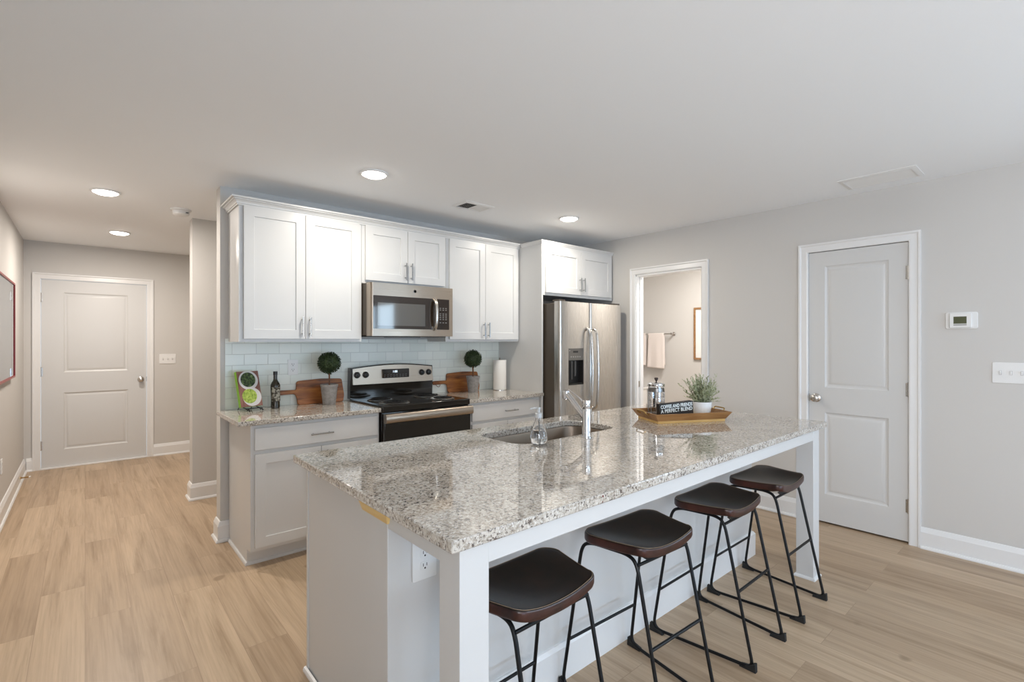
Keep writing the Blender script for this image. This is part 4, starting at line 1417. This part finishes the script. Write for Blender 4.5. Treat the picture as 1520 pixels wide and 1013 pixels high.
# oil bottle
t = thing('oil_bottle', 'dark glass oil bottle beside the cookbook', 'bottle', (1.022, 3.745, CT))
pr = [(0, .003), (.026, .0), (.030, .004), (.030, .02), (.0285, .06), (.030, .10), (.032, .150), (.031, .165), (.024, .182), (.0155, .194), (.0125, .205), (.0125, .240)]
obj('glass', lathe(BM(), [(r, h) for r, h in pr] + [(0, .240)], n=28), mat('dark_green_glass', (.016, .012, .005), .06, spec=.7), t, local=True)
obj('cap', lathe(BM(), [(0, .236), (.0145, .236), (.0145, .260), (0, .261)], n=20), mat('black_cap', (.015, .012, .01), .3), t, local=True, label='black cap')
M_LBL = mat('bottle_label', (.3, .29, .25), .6)
nt = NT(M_LBL)
nt.base(nt.ramp(nt.noise(nt.pos((1, 1, 1.4), obj=True), 55, 3), [(.46, (.030, .022, .012)), (.58, (.34, .33, .28))]))
bm = BM()
ra = [bm.verts.new((.0325 * math.cos(R(a)), .0325 * math.sin(R(a)), z)) for z in (.05, .15) for a in range(-150, -20, 10)]
n = len(ra) // 2
for i in range(n - 1): bm.faces.new((ra[i], ra[i + 1], ra[n + i + 1], ra[n + i]))
obj('label', bm, M_LBL, t, local=True, recalc=False)

# cookbook on a wire easel
BA = R(16)
t = thing('cookbook', 'cookbook with green spine and salad bowls on the cover, on an easel', 'book', (0.862, 3.70, CT + .030))
t.rotation_euler = (R(-15), 0, BA)
bw, bh, bt = .150, .245, .026
obj('pages', bx(-bw / 2 + .002, bw / 2 - .002, .002, bt - .002, .002, bh - .002), mat('paper_edge', (.75, .73, .68), .8), t, local=True)
M_COV = mat('book_cover', (.2, .07, .06), .35)
nt = NT(M_COV)
tc = nt.n('ShaderNodeTexCoord').outputs['Object']
sp_ = nt.n('ShaderNodeSeparateXYZ'); nt.l(tc, sp_.inputs[0])


def disc(cx, cz, r, soft=.002):
    dx = nt.math('SUBTRACT', sp_.outputs[0], cx); dz = nt.math('SUBTRACT', sp_.outputs[2], cz)
    dd = nt.math('SQRT', nt.math('ADD', nt.math('MULTIPLY', dx, dx), nt.math('MULTIPLY', dz, dz)))
    return nt.math('LESS_THAN', dd, r)


nz = nt.noise(nt.pos(obj=True), 60, 3, .6)
col = nt.mix(nt.ramp(nt.noise(nt.pos((1, 1, .3), obj=True), 30, 2), [(.4, (0, 0, 0)), (.6, (1, 1, 1))]), (.19, .07, .055), (.30, .15, .12))
col = nt.mix(disc(0, .182, .066), col, (.66, .66, .66))
col = nt.mix(disc(-.002, .186, .051), col, nt.ramp(nz, [(.4, (.010, .020, .008)), (.55, (.05, .10, .025)), (.68, (.18, .26, .09))]))
col = nt.mix(disc(.010, .066, .064), col, (.70, .68, .68))
col = nt.mix(disc(-.006, .072, .050), col, nt.ramp(nz, [(.35, (.16, .26, .03)), (.55, (.42, .55, .09)), (.7, (.60, .68, .22))]))
nt.base(col)
obj('front_cover', bx(-bw / 2, bw / 2, 0, .002, 0, bh), M_COV, t, local=True, label='cover print with two bowls of greens')
M_GRN = mat('green_spine', (.20, .42, .03), .4)
obj('spine', bx(-bw / 2 - .001, -bw / 2 + .001, 0, bt, 0, bh), M_GRN, t, local=True, label='bright green spine')
obj('back_cover', bx(-bw / 2, bw / 2, bt - .002, bt, 0, bh), M_GRN, t, local=True)
t = thing('wire_easel', 'small black wire easel holding the cookbook', 'easel', (0.862, 3.70, CT), BA)
bm = BM()
for s in (-1, 1):
    x = s * .045
    tube(bm, fillet([(x, -.052, .004), (x, -.040, .022), (x, -.030, .004), (x, -.010, .018), (x, .036, .024), (x, .078, .18)], .008, k=3), .0028, 6)
    lathe(bm, [(0, -.005), (.005, -.003), (.006, 0), (.005, .003), (0, .005)], (x, -.052, .0065), 10)
    tube(bm, [(x, .046, .06), (x, .098, .003)], .0025, 6)
tube(bm, [(-.055, -.016, .018), (.055, -.016, .018)], .0028, 6)
tube(bm, [(-.045, .060, .115), (.045, .060, .115)], .0025, 6)
obj('frame', bm, M_IRON, t, local=True)

# paper towel roll
t = thing('paper_towel_roll', 'white paper towel roll standing in the counter corner', 'paper towel', (3.052, 3.70, CT))
obj('roll', lathe(BM(), [(.019, .004), (.063, .004), (.064, .008), (.064, .288), (.063, .292), (.019, .292)], n=40), M_PAPER, t, local=True)
obj('core', lathe(BM(), [(.018, .004), (.0195, .004), (.0195, .292), (.018, .292)], n=24), mat('cardboard', (.35, .26, .17), .9), t, local=True)
obj('holder', lathe(BM(), [(0, 0), (.068, 0), (.068, .004), (.008, .006), (.006, .30), (.009, .306), (.006, .314), (0, .316)], n=28), M_NICKEL, t, local=True)


# ------------------------------------------------------------------ bar stools
def make_stool(label):
    t = thing('bar_stool', label, 'bar stool', (0, 0, 0), 0, 'bar stools along the island')
    HW, Y0, Y1 = .192, -.124, .138
    yc, hd = (Y0 + Y1) / 2, (Y1 - Y0) / 2

    def zt(x, y):
        u = x / (HW - .018 * max(-1.0, min(1.0, (yc - y) / hd))); v = (y - yc) / hd
        w = max(0.0, (1 - v) / 2) ** 1.5
        return .627 + .028 * abs(u) ** 2.2 * w + .003 * u * u + .021 * max(0.0, (v + 1) / 2) ** 1.6 - .013 * max(0, 1 - u * u) * max(0, 1 - v * v)

    base = []
    for cx, cy, r, a0 in ((.172 - .036, Y0 + .036, .036, -90), (.214 - .055, Y1 - .055, .055, 0), (-.214 + .055, Y1 - .055, .055, 90), (-.172 + .036, Y0 + .036, .036, 180)):
        base += [(cx + r * math.cos(R(a0 + 90 * i / 9)), cy + r * math.sin(R(a0 + 90 * i / 9))) for i in range(10)]
    dense = []
    for i, p in enumerate(base):          # split the long straight runs so that the curl shows
        q = base[(i + 1) % len(base)]
        m = max(1, int(math.hypot(q[0] - p[0], q[1] - p[1]) / .018))
        dense += [(p[0] + (q[0] - p[0]) * j / m, p[1] + (q[1] - p[1]) * j / m) for j in range(m)]

    def outline(k):
        return [(x * k, yc + (y - yc) * k) for x, y in dense]
    bm = BM()
    rings = []
    n = len(dense)
    for k, off in ((.15, 0), (.35, 0), (.55, 0), (.75, 0), (.90, 0), (.97, -.0005), (.992, -.004), (1.0, -.010), (1.0, -.027), (.985, -.033), (.95, -.033), (.80, -.025), (.5, -.024), (.2, -.024)):
        rings.append([bm.verts.new((x, y, zt(x, y) + off)) for x, y in outline(k)])
    for a, b in zip(rings, rings[1:]):
        for i in range(n): bm.faces.new((a[i], a[(i + 1) % n], b[(i + 1) % n], b[i]))
    bm.faces.new(rings[0]); bm.faces.new(rings[-1][::-1])
    s = obj('seat', bm, M_LEATHER, t, local=True, angle=60, label='curved dark brown leather seat')
    bm = BM()
    pts = [Vector((x, y, zt(x, y) + .0002)) for x, y in outline(.972)]
    tube(bm, pts, .0009, 5, closed=True)
    obj('stitching', bm, M_STITCH, s, local=True, smooth=False, label='cream stitching')
    fr = .0068
    for sx in (-1, 1):
        loop = [(sx * .160, -.215, .012), (sx * .155, -.090, .588), (sx * .150, -.045, .602), (sx * .182, .100, .606), (sx * .192, .140, .588), (sx * .215, .225, .012)]
        rad = [.035, .05, .03, .03, .05, .05]
        lf = obj('leg_frame', tube(BM(), fillet(loop, rad, closed=True, k=6), fr, 10, closed=True), M_IRON, t, local=True)
        for fx_, fy_, d in ((.160, -.215, 1), (.215, .225, -1)):
            bm = BM()
            x = sx * fx_
            poly = [(fy_ - d * .014, 0), (fy_ + d * .055, 0), (fy_ + d * .052, .012), (fy_ + d * .014, .020), (fy_ - d * .002, .034), (fy_ - d * .012, .038)]
            prism(bm, poly, x - .010, x + .010, YZ)
            obj('foot_pad', bm, M_RUBBER, lf, local=True, bevel=.002)
    # cross bars
    yf = lambda z: -.215 + .125 * (z - .012) / .576
    yr = lambda z: .225 - .085 * (z - .012) / .576
    obj('footrest', tube(BM(), [(-.158, yf(.305), .305), (.158, yf(.305), .305)], .0062, 10), M_IRON, t, local=True)
    obj('rear_stretcher', tube(BM(), [(-.212, yr(.2), .2), (.212, yr(.2), .2)], .0058, 10), M_IRON, t, local=True)
    obj('seat_rail', tube(BM(), [(-.155, -.092, .578), (.155, -.092, .578)], .0058, 10), M_IRON, t, local=True)
    obj('seat_rail', tube(BM(), [(-.182, .10, .603), (.182, .10, .603)], .0058, 10), M_IRON, t, local=True)
    bm = BM()
    prism(bm, [(-.125, .600), (.125, .600), (.09, .578), (-.09, .578)], -.094, -.088, XZ)
    obj('seat_bracket', bm, M_IRON, t, local=True, smooth=False)
    bm = BM()
    rings = []
    for k, z in ((.97, .600), (.92, .596), (.80, .590), (.5, .585), (.1, .584)):
        rings.append([bm.verts.new((.138 * k * math.copysign(abs(math.cos(2 * PI * i / 40)) ** .5, math.cos(2 * PI * i / 40)), yc + .095 * k * math.copysign(abs(math.sin(2 * PI * i / 40)) ** .5, math.sin(2 * PI * i / 40)), z)) for i in range(40)])
    for a, b in zip(rings, rings[1:]):
        for i in range(40): bm.faces.new((a[i], a[(i + 1) % 40], b[(i + 1) % 40], b[i]))
    bm.faces.new(rings[0]); bm.faces.new(rings[-1][::-1])
    obj('seat_pan', bm, M_IRON, t, local=True, label='dark underside of the seat')
    return t


s0 = make_stool('brown leather bar stool partly hidden by the near corner leg of the island')
s0.location = (1.040, 1.105, 0)
s0.rotation_euler = (0, 0, R(1))
dup(s0, (1.638, 1.112, 0), R(-2.5), 'brown leather bar stool in front of the island, second from the near corner leg')
dup(s0, (2.258, 1.105, 0), R(0.5), 'brown leather bar stool in front of the island, second from the far corner leg')
dup(s0, (2.805, 1.102, 0), R(0), 'brown leather bar stool beside the far corner leg, nearest the pantry door')
